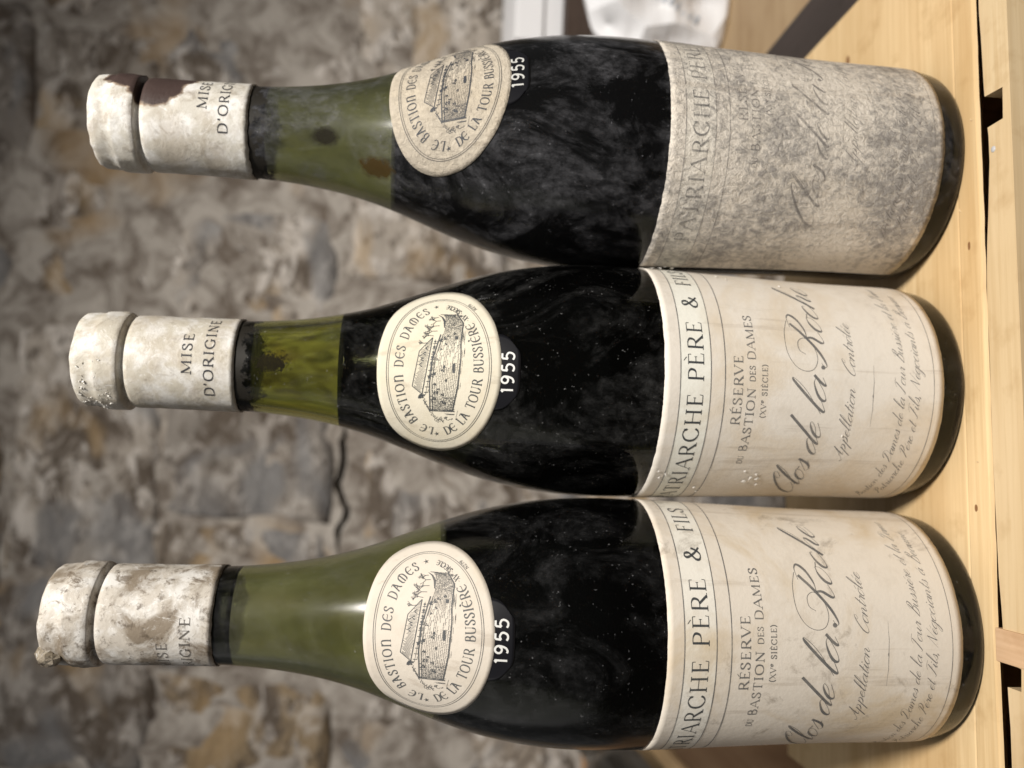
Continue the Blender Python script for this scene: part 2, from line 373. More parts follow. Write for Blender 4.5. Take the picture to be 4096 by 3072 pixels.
# ------------------------------------------------------------------ the ink drawings
def front_print():
    k = Ink(); HW = 74.0; title = k
    caps_text(k, 'PATRIARCHE', -58.2, -1.6, 99.2, 5.5, tk=.135, tn=.042, track=.10)
    caps_text(k, 'PÈRE', 2.4, 24.2, 99.2, 5.5, tk=.135, tn=.042, track=.10)
    caps_text(k, '&', 30.2, 36.0, 99.2, 5.5, tk=.16, tn=.06)
    caps_text(k, 'FILS', 42.6, 58.0, 99.2, 5.5, tk=.135, tn=.042, track=.12)
    k = Ink()
    for z_, w_ in ((107.4, .34), (96.5, .34), (91.4, .36), (13.6, .22)): k.line((-HW, z_), (HW, z_), w_, 80)
    caps_text(k, 'RÉSERVE', -12.3, 12.3, 85.0, 3.2, tk=.17, tn=.07, track=.10)
    caps_text(k, 'DU', -28.4, -24.6, 80.5, 2.0, tk=.17, tn=.08)
    caps_text(k, 'BASTION', -22.8, 1.2, 80.3, 2.9, tk=.17, tn=.07, track=.10)
    caps_text(k, 'DES', 3.2, 9.0, 80.5, 2.0, tk=.17, tn=.08)
    caps_text(k, 'DAMES', 10.8, 28.6, 80.3, 2.9, tk=.17, tn=.07, track=.10)
    caps_text(k, '(XVe SIÈCLE)', -9.3, 9.6, 76.0, 1.9, tk=.18, tn=.09, track=.10)
    script_text(k, 'Clos', -51.5, -28.0, 54.2, 4.55, 1.0, .18, .88)
    script_text(k, 'de', -24.5, -12.5, 54.2, 4.55, 1.0, .18, .88)
    script_text(k, 'la', -8.5, 4.5, 54.2, 4.55, 1.0, .18, .88)
    script_text(k, 'Roche', 9.5, 47.0, 54.2, 4.55, 1.0, .18, .88)
    k.strip(catmull([(27.5, 67.0), (22.0, 68.6), (15.0, 68.4), (10.0, 65.8), (8.0, 62.0), (9.0, 58.6), (13.0, 57.2), (18.0, 58.6), (20.5, 61.4), (19.0, 63.9), (15.8, 63.8), (14.2, 61.6)], 8), .2)
    k.blob((9.6, 55.3), .8, 10)
    script_text(k, 'Appellation', -26.5, 2.0, 43.4, 1.75, .36, .10, .8)
    script_text(k, 'Contrôlée', 6.0, 27.5, 43.4, 1.75, .36, .10, .8)
    k.strip([(-11.3, 36.3), (-5, 36.35), (-.8, 36.5), (0, 36.6), (.8, 36.5), (5, 36.35), (11.3, 36.3)], [.06, .14, .2, .5, .2, .14, .06])
    script_text(k, 'Réserve des Dames de la Tour Bussière et la Dame'.replace('Réserve', 'Bastion'), -52, 54, 24.6, 1.55, .30, .08, .75)
    script_text(k, 'Patriarche Père et Fils, Négociants à Beaune', -48, 47, 19.0, 1.55, .30, .08, .75)
    return title, k
def oval_print():
    rg = random.Random(5); k = Ink()
    for a, b, w in ((28.5, 19.0, .20), (27.8, 18.3, .15)):
        A = np.linspace(0, 2 * np.pi, 181); k.strip(np.stack([a * np.cos(A), b * np.sin(A)], 1), w)
    ellipse_text(k, 'LЄ BΛSTIOȠ ÐЄS ÐΛƜЄS', 21.8, 12.8, 179, 15, 3.3, tk=.145, tn=.055)
    # lower legend reads left to right with its feet outward
    ellipse_text(k, 'ÐЄ LΛ TOUR BUSSIЀRЄ', 25.6, 16.2, 195, 311, 3.3, tk=.145, tn=.055)
    ellipse_text(k, '-XVe-SIЄCLЄ', 25.4, 15.5, 314, 349, 2.0, tk=.16, tn=.08)
    ellipse_text(k, 'N279', 30.0, 20.4, 318, 327, 1.1, tk=.18, tn=.12)
    for sx, sy in ((-24.6, -.8), (24.2, 1.2)):
        for j in range(5):
            a = math.pi / 2 + j * 2 * math.pi / 5
            k.strip([(sx, sy), (sx + 1.0 * math.cos(a), sy + 1.0 * math.sin(a))], [.5, .04])
    n_keep = len(k.V)
    # the bastion: curved wall of coursed stone, roof, trees
    top = lambda s: np.interp(s, [-17, -6, 3, 12.5, 18, 22.5], [2.3, 3.0, 2.2, -.6, -2.0, -1.2])
    bot = lambda s: np.interp(s, [-17, -7, 3, 11, 18, 22.5], [-6.6, -8.2, -8.9, -8.8, -9.6, -7.0])
    xs = np.linspace(-17, 22.5, 60)
    k.strip(np.stack([xs[:46], [top(x) for x in xs[:46]]], 1), .5)
    k.strip(np.stack([xs[:46], [top(x) - .9 for x in xs[:46]]], 1), .2)
    k.strip(np.stack([xs, [bot(x) for x in xs]], 1), .45)
    k.line((-17, 2.3), (-17, -6.6), .35); k.line((-16.5, 2), (-16.6, -6.6), .3)
    nrow = 15
    for r in range(nrow):
        f = (r + .5) / nrow; s = -17 + rg.random() * .5
        while s < 22:
            l = rg.uniform(.7, 2.2); e = min(s + l, 22.3)
            sh = .11 + .12 * max(0, (-6 - s) / 11) + (.07 if s > 14 else 0) + rg.uniform(-.03, .05)
            if 0 < s < 9 and rg.random() < .35: s = e + .2; continue
            k.strip([(x, top(x) - .9 + (bot(x) - top(x) + .9) * f + rg.uniform(-.06, .06)) for x in np.linspace(s, e, 3)], sh)
            if rg.random() < .5:
                y = top(e) - .9 + (bot(e) - top(e) + .9) * f
                k.line((e, y), (e + rg.uniform(-.05, .05), y - .5), .12, 1)
            s = e + rg.uniform(.12, .35)
    for _ in range(45):                                 # dark hatching of the far tower and the shaded end
        s = rg.uniform(15.5, 22.5); y = rg.uniform(bot(s), top(s)); k.line((s, y), (s + rg.uniform(-.2, .2), y - rg.uniform(.4, 1.0)), .15, 1)
    for _ in range(80):
        s = rg.uniform(-17, -11); y = rg.uniform(bot(s), top(s)); k.line((s, y), (s + rg.uniform(-.1, .3), y - rg.uniform(.4, .9)), .15, 1)
    k.strip([(22.2, .4), (21, -1.2), (19, -2.2), (16, -2.2)], [.1, .6, 1.0, .4]); k.strip([(22.4, -.4), (22.2, -3), (21.6, -6)], [.2, .5, .3])
    for cx, cy, q in ((-3.2, 2.6, 1.0), (-2.5, 1.2, .7), (3.2, .4, .55), (-1.0, -1.9, .75), (.4, -2.6, .6), (-9.6, .4, .9), (-8.6, -.6, .6), (-10.4, -2.2, .7), (-13.5, -3, .8), (-12, .8, .6), (10.6, -1.4, .8), (11.5, -2.6, .7), (9.2, -2.9, .5), (12.5, -4, .6), (13.5, -6.3, .6), (7, -1.2, .45), (-6.4, .9, .6), (-5, -3.4, .5)):
        for _ in range(7): k.blob((cx + rg.uniform(-.7, .7) * q, cy + rg.uniform(-.8, .8) * q), rg.uniform(.25, .5) * q, 7, .4, rg)
    k.strip([(-2.0, -6.3), (1.6, -6.3)], 1.0); k.strip([(11, -7), (12.4, -7)], 1.2)
    # roof and gallery
    rf = [(-10.3, 5.8), (-7.3, 9.9), (6.2, 7.6), (11.8, 2.4)]
    for a, b in ((0, 1), (1, 2), (2, 3)): k.line(rf[a], rf[b], .3)
    k.line(rf[0], rf[3], .4)
    for j in range(46):
        f = j / 45; p = np.array(rf[0]) * (1 - f) + np.array(rf[3]) * f
        if f < .75: q = np.array(rf[1]) * (1 - f / .75) + np.array(rf[2]) * (f / .75)
        else: q = np.array(rf[2]) * (1 - (f - .75) / .25) + np.array(rf[3]) * ((f - .75) / .25)
        u0, u1 = rg.uniform(0, .25), rg.uniform(.6, 1); k.line(p * (1 - u0) + q * u0, p * (1 - u1) + q * u1, .17, 2)
    for sx, sy in ((5.2, 5.4), (3.0, 6.2), (7.4, 4.6), (1.0, 6.8), (4.2, 6.9)): k.strip([(sx - .7, sy - .5), (sx, sy + .6), (sx + .7, sy - .5)], .4)
    k.line((-10.6, 4.4), (11, 1.2), .15)
    for j in range(10):
        s = -9.6 + j * 2.1; y = 5.3 - (s + 10.3) * .155
        k.strip([(s, y - .2), (s, y - 1.7)], .3); k.line((s, y - 1.7), (s + 1.2, y - 1.85), .16, 1)
        if j > 4: k.blob((s + .8, y - .9), .5, 7, .3, rg)
    for _ in range(10): k.blob((-11.3 + rg.uniform(-.9, .9), 6.0 + rg.uniform(-1.2, 1.2)), .45, 7, .3, rg)
    k.strip([(-12.6, 5.2), (-14.5, 3.8), (-17, 2.5)], .3)
    # bare trees on the right
    def tree(x, y, a, l, d):
        x2, y2 = x + l * math.cos(a), y + l * math.sin(a); k.line((x, y), (x2, y2), .09 + .05 * d, 2)
        if d > 0:
            for _ in range(3): tree(x2, y2, a + rg.uniform(-.75, .75), l * rg.uniform(.55, .85), d - 1)
    for x, y, l in ((12.5, 2.0, 1.9), (14.6, .6, 2.2), (17, -.2, 2.2), (19.3, -.6, 1.8), (9.6, 4.6, 1.3), (21, .2, 1.2)): tree(x, y, rg.uniform(1.3, 1.8), l, 3)
    # bushes lower left and ground strokes
    for j in range(26):
        f = j / 25; x = -12.5 - 8.5 * math.sin(f * 2.2); y = 4.5 - 9.5 * f
        A = np.linspace(0, math.pi, 6) + rg.uniform(-.5, .5); q = rg.uniform(.35, .75); k.strip(np.stack([x + q * np.cos(A) + rg.uniform(-.8, .8), y + q * np.sin(A)], 1), .17)
    for j in range(14):
        x = -17.5 + rg.uniform(-3.2, 3); k.line((x, -6 + rg.uniform(-1, 2.5)), (x + rg.uniform(-.4, .4), -6.5 + rg.uniform(-1, 1)), .15, 1)
    for j in range(22):
        x = rg.uniform(-10, 14); y = bot(x) - rg.uniform(.4, 1.5); k.line((x, y), (x + rg.uniform(1.2, 3), y), .09, 2)
    k.line((-20, -8), (-16.5, -8.6), .1)
    k.V[n_keep:] = [(1.5 + (x - 1.5) * .90, y * .92) for x, y in k.V[n_keep:]]
    return k
(TITLE_INK, FRONT_INK), OVAL_INK = front_print(), oval_print()

# ------------------------------------------------------------------ bottle materials
def glass_mat(name, seed, tint, haze, haze_col, residue, film=(0, 0, (0, 0, 0)), rough=.2):
    m, nt = new_mat(name)
    o = (seed * 3.1, seed * 1.7, seed * 2.3)
    v = coords(nt, off=o)
    vs = coords(nt, scale=(1, 1, .75), off=o)
    sp = N(nt, 'ShaderNodeTexNoise', {'Vector': v, 'Scale': 900.0, 'Detail': 2.0}).outputs['Fac']
    n1 = tex(nt, vs, 30, 7, .68, 1.2); n2 = tex(nt, vs, 330, 5, .7)
    g = N(nt, 'ShaderNodeBsdfPrincipled', {'Base Color': rgba(tint), 'Roughness': rough, 'IOR': 1.43, 'Transmission Weight': 1.0, 'Specular Tint': (.38, .38, .40, 1)}).outputs['BSDF']
    smear = ramp(nt, n1, [(haze.get('lo', .45), 0.0), (haze.get('lo', .45) + .21, 1.0)]); fine = ramp(nt, n2, [(.40, .22), (.62, 1.0)])
    speck = math_(nt, 'MULTIPLY', ramp(nt, sp, [(.66, 0.0), (.72, 1.0)]), ramp(nt, n2, [(.5, 0.0), (.62, 1.0)]))
    amt = math_(nt, 'MULTIPLY', math_(nt, 'MULTIPLY', smear, fine), haze['smear'])
    amt = math_(nt, 'ADD', amt, haze['base']); amt = math_(nt, 'ADD', amt, math_(nt, 'MULTIPLY', speck, haze['speck']), True)
    dust = bsdf(nt, haze_col, .8, .2)
    if film[1]:
        fz = N(nt, 'ShaderNodeMapRange', {'Value': zsock(nt).outputs['Z'], 'From Min': film[0] - .0006, 'From Max': film[0] + .0006}).outputs[0]
        fn_ = math_(nt, 'MULTIPLY', ramp(nt, tex(nt, vs, 34, 5, .62, .8), [(.38, .25), (.60, 1.0)]), film[1])
        fz = math_(nt, 'MULTIPLY', fz, math_(nt, 'LESS_THAN', zsock(nt).outputs['Z'], .2562))
        g = mixs(nt, math_(nt, 'MULTIPLY', fz, fn_), g, bsdf(nt, film[2], .5, .15))
    sh = mixs(nt, amt, g, dust)
    if residue:
        sz = zsock(nt)
        zz = N(nt, 'ShaderNodeMapRange', {'Value': sz.outputs['Z'], 'From Min': residue[0], 'From Max': residue[1], 'To Min': 0.0, 'To Max': 1.0}).outputs[0]
        n3 = tex(nt, v, 190, 5, .7)
        mask = ramp(nt, math_(nt, 'ADD', n3, math_(nt, 'MULTIPLY', zz, .45)), [(.78, 0.0), (.86, 1.0)])
        sh = mixs(nt, mask, sh, bsdf(nt, (.012, .010, .007), .6, .3))
        for (x, y, z, r, col, nscale, amp) in residue[2]:
            d = N(nt, 'ShaderNodeVectorMath', {0: coords(nt, scale=(1.25, 1.25, .8)), 1: (x * 1.25, y * 1.25, z * .8)}, operation='DISTANCE').outputs['Value']
            n8 = tex(nt, v, nscale, 6, .7, .3)
            mk = ramp(nt, math_(nt, 'MULTIPLY', math_(nt, 'ADD', math_(nt, 'DIVIDE', d, r), math_(nt, 'MULTIPLY', math_(nt, 'SUBTRACT', n8, .5), amp)), .5), [(.34, .93), (.56, 0.0)])
            sh = mixs(nt, mk, sh, bsdf(nt, col, .8, .05))
    out(nt, sh); return m
def plain(name, col, rough=.5, spec=.5):
    m, nt = new_mat(name); out(nt, bsdf(nt, col, rough, spec)); return m
WINE = plain('wine', (.0035, .0012, .0015), .15, .15)
CORK = plain('wet_cork', (.010, .009, .008), .45, .4)
def paper_mat(name, seed, base, band, stain, stain_amt, mold=0.0, mold_col=(.2, .19, .18), grime=0.0):
    m, nt = new_mat(name); o = (seed * 2.7, seed * 1.3, seed * .9)
    v = coords(nt, off=o); sx = zsock(nt)
    n1 = tex(nt, v, 26, 5, .6, .6); n2 = tex(nt, v, 95, 5, .65); n3 = tex(nt, v, 600, 3, .6)
    vv = coords(nt, scale=(1, 1, .06), off=o); streak = tex(nt, vv, 130, 5, .65)
    col = base
    if band:
        lo = math_(nt, 'GREATER_THAN', sx.outputs['Z'], .0965); hi = math_(nt, 'LESS_THAN', sx.outputs['Z'], .1074)
        col = mixc(nt, math_(nt, 'MULTIPLY', lo, hi), base, band)
    st = math_(nt, 'MULTIPLY', ramp(nt, n1, [(.5, 0.0), (.68, 1.0)]), stain_amt)
    col = mixc(nt, st, col, stain)
    col = mixc(nt, math_(nt, 'MULTIPLY', ramp(nt, n2, [(.52, 0.0), (.75, 1.0)]), .35), col, (base[0] * .72, base[1] * .68, base[2] * .62))
    col = mixc(nt, math_(nt, 'MULTIPLY', ramp(nt, streak, [(.60, 0.0), (.66, 1.0)]), .34), col, (base[0] * .55, base[1] * .5, base[2] * .45))
    if grime:
        n4 = tex(nt, v, 48, 8, .75, .3); col = mixc(nt, math_(nt, 'MULTIPLY', ramp(nt, n4, [(.56, 0.0), (.66, 1.0)]), grime), col, (.16, .12, .08))
    h = n3
    if mold:
        vm = coords(nt, scale=(1, 1, .8), off=o); n5 = tex(nt, vm, 430, 6, .78, .5); n6 = tex(nt, v, 30, 4, .6)
        mk = ramp(nt, math_(nt, 'ADD', n5, math_(nt, 'MULTIPLY', math_(nt, 'SUBTRACT', n6, .5), .8)), [(.43, 0.0), (.55, .55), (.66, 1.0)])
        col = mixc(nt, math_(nt, 'MULTIPLY', mk, mold), col, mold_col)
        h = math_(nt, 'ADD', math_(nt, 'MULTIPLY', n5, 1.0), math_(nt, 'MULTIPLY', n3, .3))
    nb = bump(nt, math_(nt, 'ADD', h, math_(nt, 'ADD', math_(nt, 'MULTIPLY', n2, .8), math_(nt, 'MULTIPLY', streak, 1.2))), .8 if mold else .22, .0014 if mold else .0004)
    out(nt, bsdf(nt, col, .72, .25, nb)); return m
def ink_mat(name, seed, col, fade, top=1.0):
    m, nt = new_mat(name); v = coords(nt, off=(seed, seed * 2, 0))
    n1 = tex(nt, v, 120, 5, .65); n2 = tex(nt, v, 900, 3, .6)
    keep = ramp(nt, math_(nt, 'ADD', math_(nt, 'MULTIPLY', n1, .7), math_(nt, 'MULTIPLY', n2, .3)), [(.30, top), (.72, top * (1.0 - fade))])
    tr = nt.nodes.new('ShaderNodeBsdfTransparent').outputs[0]
    out(nt, mixs(nt, keep, tr, bsdf(nt, col, .6, .3))); return m
def capsule_mat(name, seed, base, dirt, dirt_amt, white_amt, stain=None):
    m, nt = new_mat(name); v = coords(nt, off=(seed * 1.9, seed, seed * 3.3))
    n1 = tex(nt, v, 70, 6, .65, .5); n2 = tex(nt, v, 260, 6, .7); n3 = tex(nt, v, 120, 4, .6)
    col = mixc(nt, math_(nt, 'MULTIPLY', ramp(nt, n3, [(.45, 0.0), (.6, 1.0)]), white_amt), base, (.70, .69, .67))
    col = mixc(nt, math_(nt, 'MULTIPLY', ramp(nt, n1, [(.47, 0.0), (.62, 1.0)]), dirt_amt), col, dirt)
    col = mixc(nt, math_(nt, 'MULTIPLY', ramp(nt, n2, [(.56, 0.0), (.68, 1.0)]), dirt_amt * .9), col, (dirt[0] * .45, dirt[1] * .42, dirt[2] * .4))
    if stain:
        dmin = None
        for (x, y, z, r, scol) in stain:
            d = N(nt, 'ShaderNodeVectorMath', {0: nt.nodes.new('ShaderNodeTexCoord').outputs['Object'], 1: (x, y, z)}, operation='DISTANCE').outputs['Value']
            d = math_(nt, 'DIVIDE', math_(nt, 'ADD', d, math_(nt, 'MULTIPLY', math_(nt, 'SUBTRACT', n3, .5), .006)), r)
            dmin = d if dmin is None else math_(nt, 'MINIMUM', dmin, d)
        late = (dmin, scol)
    else: late = None
    n7 = tex(nt, v, 150, 8, .78, 1.2)
    col = mixc(nt, math_(nt, 'MULTIPLY', ramp(nt, n7, [(.54, 0.0), (.62, 1.0)]), min(1.0, dirt_amt * .8)), col, (dirt[0] * .6, dirt[1] * .55, dirt[2] * .5))
    col = mixc(nt, math_(nt, 'MULTIPLY', ramp(nt, n7, [(.34, 1.0), (.42, 0.0)]), .7), col, (.74, .73, .71))
    if late:
        col = mixc(nt, ramp(nt, late[0], [(.95, .85), (1.28, 0.0)]), col, (.36, .26, .17))
        col = mixc(nt, ramp(nt, math_(nt, 'ADD', late[0], math_(nt, 'MULTIPLY', math_(nt, 'SUBTRACT', n2, .5), .25)), [(.88, 1.0), (1.0, 0.0)]), col, late[1])
    nb = bump(nt, math_(nt, 'ADD', math_(nt, 'ADD', n2, n1), n7), .4, .0006)
    out(nt, bsdf(nt, col, .5, .35, nb)); return m

# ------------------------------------------------------------------ bottles
BOT = [dict(x=-.08650, y=.30346), dict(x=.00255, y=.31974), dict(x=.09188, y=.32526)]
GROUP = 'old red wine bottles standing in a row on the crate'
def make_bottle(i, P):
    root = empty('wine_bottle', (BOT[i]['x'], BOT[i]['y'], 0.0003))
    tag(root, P['label'], 'wine bottle', GROUP)
    # glass: outer wall, punt, inner wall as one closed skin
    zs = [0, .4, 1, 2, 3.5, 5, 7, 9, 12, 15] + list(np.arange(20, 300.1, 3.5)) + [300]
    outer = [(RB(z), z) for z in zs]
    inner = [(max(RB(z) - 3.0, 9.5), z) for z in reversed([q for q in zs if q >= 12])]
    prof = [(0, 22), (10, 20), (20, 13), (28, 5), (33, 1.0), (36, 0.0)] + outer + [(14.2, 300.4)] + inner + [(30, 10), (20, 17), (10, 24), (0, 26)]
    V, F = lathe(prof, 128)
    mesh_obj('glass', V, F, P['glass'], root)
    lv = P['level']
    win = [(0, 25), (10, 23), (20, 16), (28, 8.5), (33, 4.2), (36, 2.2), (RB(2.4) - 1.7, 2.4), (RB(4) - 1.6, 4), (RB(7) - 1.8, 7), (RB(10) - 2.2, 10)] + [(RB(z) - 2.7, z) for z in np.arange(13, lv - .8, 3)] + [(RB(lv) - 2.75, lv + .9), (RB(lv) - 3.6, lv + .3), (RB(lv) - 5, lv), (0, lv)]
    V, F = lathe(win, 96); mesh_obj('wine', V, F, WINE, root)
    ck = P['cork']
    V, F = lathe([(0, ck)] + [(8, ck - .3), (RB(ck) - 2.75, ck + .2), (RB(ck + 2) - 2.7, ck + 2), (RB(275) - 2.7, 275), (RB(296) - 2.8, 296), (0, 299)], 64,
                 fn=lambda r, th, z: (r, z + (1.3 * nz(math.sin(th) * 2, math.cos(th) * 2, i * 3) if z < ck + 1 else 0)))
    mesh_obj('cork', V, F, CORK, root)
    # capsule over lip and neck
    sd = P['seed']; rag = P['ragged']
    cp = [(RB(262) + .02, 262.4), (RB(262) + .55, 262)] + [(RB(z) + .62, z) for z in np.arange(264, 293, 2.5)] + [(17.2, 294.5)] + [(17.15, 298.4), (16.9, 299.6), (16.3, 300.1), (15.3, 300.5), (15.2, 301.2), (15.6, 301.8), (17.4, 302.0), (17.85, 302.5), (17.95, 304), (18.0, 307), (17.95, 309.3),
         (17.85, 310.2), (17.3, 311.0), (17.2, 313), (17.1, 315.5), (16.9, 317), (16.0, 318.1), (14, 318.7), (9, 319), (0, 319)]
    def capfn(r, th, z):
        q = nz(math.sin(th) * 1.6, math.cos(th) * 1.6, z * .09, sd) * .35 + nz(math.sin(th) * 5, math.cos(th) * 5, z * .35, sd) * .16
        lip = 1.0 if z > 301 else .7
        zz = z + (rag * (nz(math.sin(th) * 6, math.cos(th) * 6, sd) + .5 * nz(math.sin(th) * 19, math.cos(th) * 19, sd)) if z < 263 else 0)
        if z > 301: q += .35 * nz(math.sin(th) * 3.3, math.cos(th) * 3.3, z * .5, sd + 4)
        return r + max(q * lip, -.25) * (1 if r > 2 else 0), zz + (.35 * nz(math.sin(th) * 4, math.cos(th) * 4, 7, sd) if z > 309 else 0)
    V, F = lathe(cp, 160, fn=capfn)
    cap = mesh_obj('capsule', V, F, P['capsule'], root)
    crot = math.radians(P['cap_rot'])
    def capwrap(s, z):
        th = crot + s / 16.9; r, _ = capfn(RB(z) + .62, th, z); r += .12
        return (r * math.sin(th), -r * math.cos(th), z)
    k = Ink(); caps_text(k, 'MISE', -7.7, 7.5, 276.8, 3.3, tk=.18, tn=.07, track=.14); caps_text(k, "D'ORIGINE", -16.1, 16.2, 269.2, 3.3, tk=.18, tn=.07, track=.12)
    k.build('capsule_lettering', capwrap, P['cap_ink'], cap)
    if P.get('cap_extra'): P['cap_extra'](cap, capfn)
    # front label: one sheet with a paper edge
    rot = math.radians(P['rot']); HA = 99.0; rg = random.Random(40 + i)
    nx, nzv = 190, 46; V, F = [], []
    th0, th1 = math.radians(-HA), math.radians(HA)
    def edge_j(a, s): return P['edge'] * (nz(a * 1.1, s, i * 2.3) + .8 * nz(a * 4.7, s, i * 2.3) + .5 * nz(a * 11, s, i))
    for layer, off in ((0, .30), (1, .06)):
        for j in range(nzv + 1):
            for q in range(nx + 1):
                th = th0 + (th1 - th0) * q / nx; z = 9.6 + 103.4 * j / nzv
                if j == nzv: z += edge_j(th * 9, 1)
                if j == 0: z += edge_j(th * 9, 5)
                lift = .10 * max(0, nz(th * 2.2, z * .06, i * 7.1)) if layer == 0 else 0
                r = RB(z) + off + lift; V.append((r * math.sin(th + rot), -r * math.cos(th + rot), z))
    M = (nx + 1) * (nzv + 1)
    for j in range(nzv):
        for q in range(nx):
            a = j * (nx + 1) + q; F.append((a, a + 1, a + nx + 2, a + nx + 1)); F.append((M + a, M + a + nx + 1, M + a + nx + 2, M + a + 1))
    for q in range(nx): F.append((q, M + q, M + q + 1, q + 1)); a = nzv * (nx + 1) + q; F.append((a, a + 1, M + a + 1, M + a))
    for j in range(nzv): a = j * (nx + 1); b = a + nx; F.append((a, a + nx + 1, M + a + nx + 1, M + a)); F.append((b, M + b, M + b + nx + 1, b + nx + 1))
    fl = mesh_obj('front_label', V, F, P['paper'], root)
    TITLE_INK.build('title_print', wrap_body(rot, .43), P['title'], fl)
    FRONT_INK.build('label_print', wrap_body(rot, .43), P['ink'], fl)
    # oval shoulder label
    orot = math.radians(P['oval_rot']); w0, w1 = wrap_shoulder(orot, .30), wrap_shoulder(orot, .05)
    V, F = [], []; rings, seg = 16, 96
    for wp in (w0, w1):
        V.append(wp(0, 0))
        for a in range(1, rings + 1):
            for b in range(seg):
                A = 2 * math.pi * b / seg; q = a / rings
                e = 1 + (.006 * nz(math.cos(A) * 4, math.sin(A) * 4, i * 5) if a == rings else 0)
                V.append(wp(34.0 * q * e * math.cos(A), 22.6 * q * e * math.sin(A)))
    M = 1 + rings * seg
    for base, fl_ in ((0, False), (M, True)):
        for b in range(seg):
            b2 = (b + 1) % seg; t = (base, base + 1 + b, base + 1 + b2); F.append(t[::-1] if fl_ else t)
            for a in range(rings - 1):
                o_ = base + 1 + a * seg; t = (o_ + b, o_ + seg + b, o_ + seg + b2, o_ + b2); F.append(t[::-1] if fl_ else t)
    for b in range(seg):
        b2 = (b + 1) % seg; o_ = 1 + (rings - 1) * seg; F.append((o_ + b, M + o_ + b, M + o_ + b2, o_ + b2))
    ov = mesh_obj('shoulder_label', V, F, P['oval_paper'], root)
    OVAL_INK.build('engraving_print', wrap_shoulder(orot, .42), P['oval_ink'], ov)
    # vintage tab below the oval: dark paper, pale figures
    vrot = math.radians(P['vint_rot']); wv = wrap_shoulder(vrot, .18)
    zt = lambda z: float(np.interp(z, MZ, ML))
    V, F = [], []; rows, cols = 8, 24
    for wp in (wv, wrap_shoulder(vrot, .04)):
        for a in range(rows + 1):
            f = a / rows; hw = 9.0 + 4.3 * math.sin(min(1, f * 1.1) * math.pi / 2); t = zt(162.2) + (zt(170.5) - zt(162.2)) * f
            for b in range(cols + 1):
                u = b / cols * 2 - 1; tt = t + (2.6 * (1 - math.sqrt(max(0, 1 - max(0, abs(u) - .5) ** 2 / .25))) * (1 - f) ** 3)
                V.append(wp(u * hw, tt))
    W = cols + 1; M = W * (rows + 1)
    for a in range(rows):
        for b in range(cols): q = a * W + b; F.append((q, q + 1, q + W + 1, q + W)); F.append((M + q, M + q + W, M + q + W + 1, M + q + 1))
    for b in range(cols): F.append((b, M + b, M + b + 1, b + 1))
    for a in range(rows): q = a * W; F.append((q, q + W, M + q + W, M + q)); q += cols; F.append((q, M + q, M + q + W, q + W))
    vl = mesh_obj('vintage_label', V, F, VINT, root)
    k = Ink(); caps_text(k, '1955', -7.0, 7.0, zt(164.4), zt(168.4) - zt(164.4), tk=.16, tn=.16, track=.2)
    k.build('vintage_figures', wrap_shoulder(vrot, .30), P['figures'], vl)
    if P.get('extra'): P['extra'](root, fl)
    return root
VINT = plain('vintage_black', (.008, .008, .010), .3, .35)
INK_DARK = (.045, .05, .055)

def chip_b1(cap, fn):
    rg = random.Random(3); V, F = [], []
    c = (-10.5, -12.0, 315.5)                      # broken, browned lump at the rim
    for a in range(7):
        for b in range(14):
            ph = math.pi * a / 6; th = 2 * math.pi * b / 14
            q = 1 + .35 * nz(math.sin(ph) * math.cos(th) * 2, math.sin(ph) * math.sin(th) * 2, math.cos(ph) * 2, 9)
            V.append((c[0] + 4.6 * q * math.sin(ph) * math.cos(th), c[1] + 3.6 * q * math.sin(ph) * math.sin(th), c[2] + 4.4 * q * math.cos(ph)))
    for a in range(6):
        for b in range(14): F.append((a * 14 + b, a * 14 + (b + 1) % 14, (a + 1) * 14 + (b + 1) % 14, (a + 1) * 14 + b))
    o = mesh_obj('broken_wax', V, F, capsule_mat('broken_wax', 8, (.30, .25, .18), (.06, .045, .03), 1.0, .1), cap, smooth=False)
    o['label'] = 'brown broken lump on the rim'
def crust_b2(cap, fn):
    rg = random.Random(8); V, F = [], []
    for _ in range(90):
        th = math.radians(rg.gauss(-52, 20)); z = rg.uniform(304, 316); r = 17.75 if z < 310 else 16.95
        q = rg.uniform(.3, .8); b0 = len(V); c = (r * math.sin(th), -r * math.cos(th), z)
        for k in range(8):
            V.append((c[0] + rg.uniform(-1, 1) * q, c[1] + rg.uniform(-1, 1) * q, c[2] + rg.uniform(-1, 1) * q))
        F += [(b0 + a, b0 + b, b0 + d) for a, b, d in ((0, 1, 2), (2, 3, 4), (4, 5, 6), (6, 7, 0), (1, 3, 5), (0, 4, 7), (2, 5, 7), (1, 6, 3))]
    o = mesh_obj('flaking_crust', V, F, plain('crust_white', (.78, .76, .72), .8, .2), cap, smooth=False)
    o['label'] = 'white flaking crust on the cap rim'
def flakes(root, fl, spots, seed):
    rg = random.Random(seed); mt = FLAKE
    for (deg, z, sz) in spots:
        th = math.radians(deg); r = RB(z) + .55
        t = Vector((math.cos(th), math.sin(th), 0)); n = Vector((math.sin(th), -math.cos(th), 0)); c = n * r + Vector((0, 0, z))
        V, F = [], []; nn = 7
        for k in range(nn):
            a = 2 * math.pi * k / nn; q = sz * rg.uniform(.45, 1.1)
            V.append(tuple(c + t * (q * math.cos(a)) + Vector((0, 0, 1)) * (q * .75 * math.sin(a)) + n * rg.uniform(0, .5) * sz * .4))
        V.append(tuple(c + n * .25)); F = [(k, (k + 1) % nn, nn) for k in range(nn)]
        mesh_obj('paper_flake', V, F, mt, fl, smooth=False)
FLAKE = plain('torn_paper', (.82, .80, .76), .8, .2)
HOLE = plain('glass_showing', (.05, .04, .03), .4, .4)

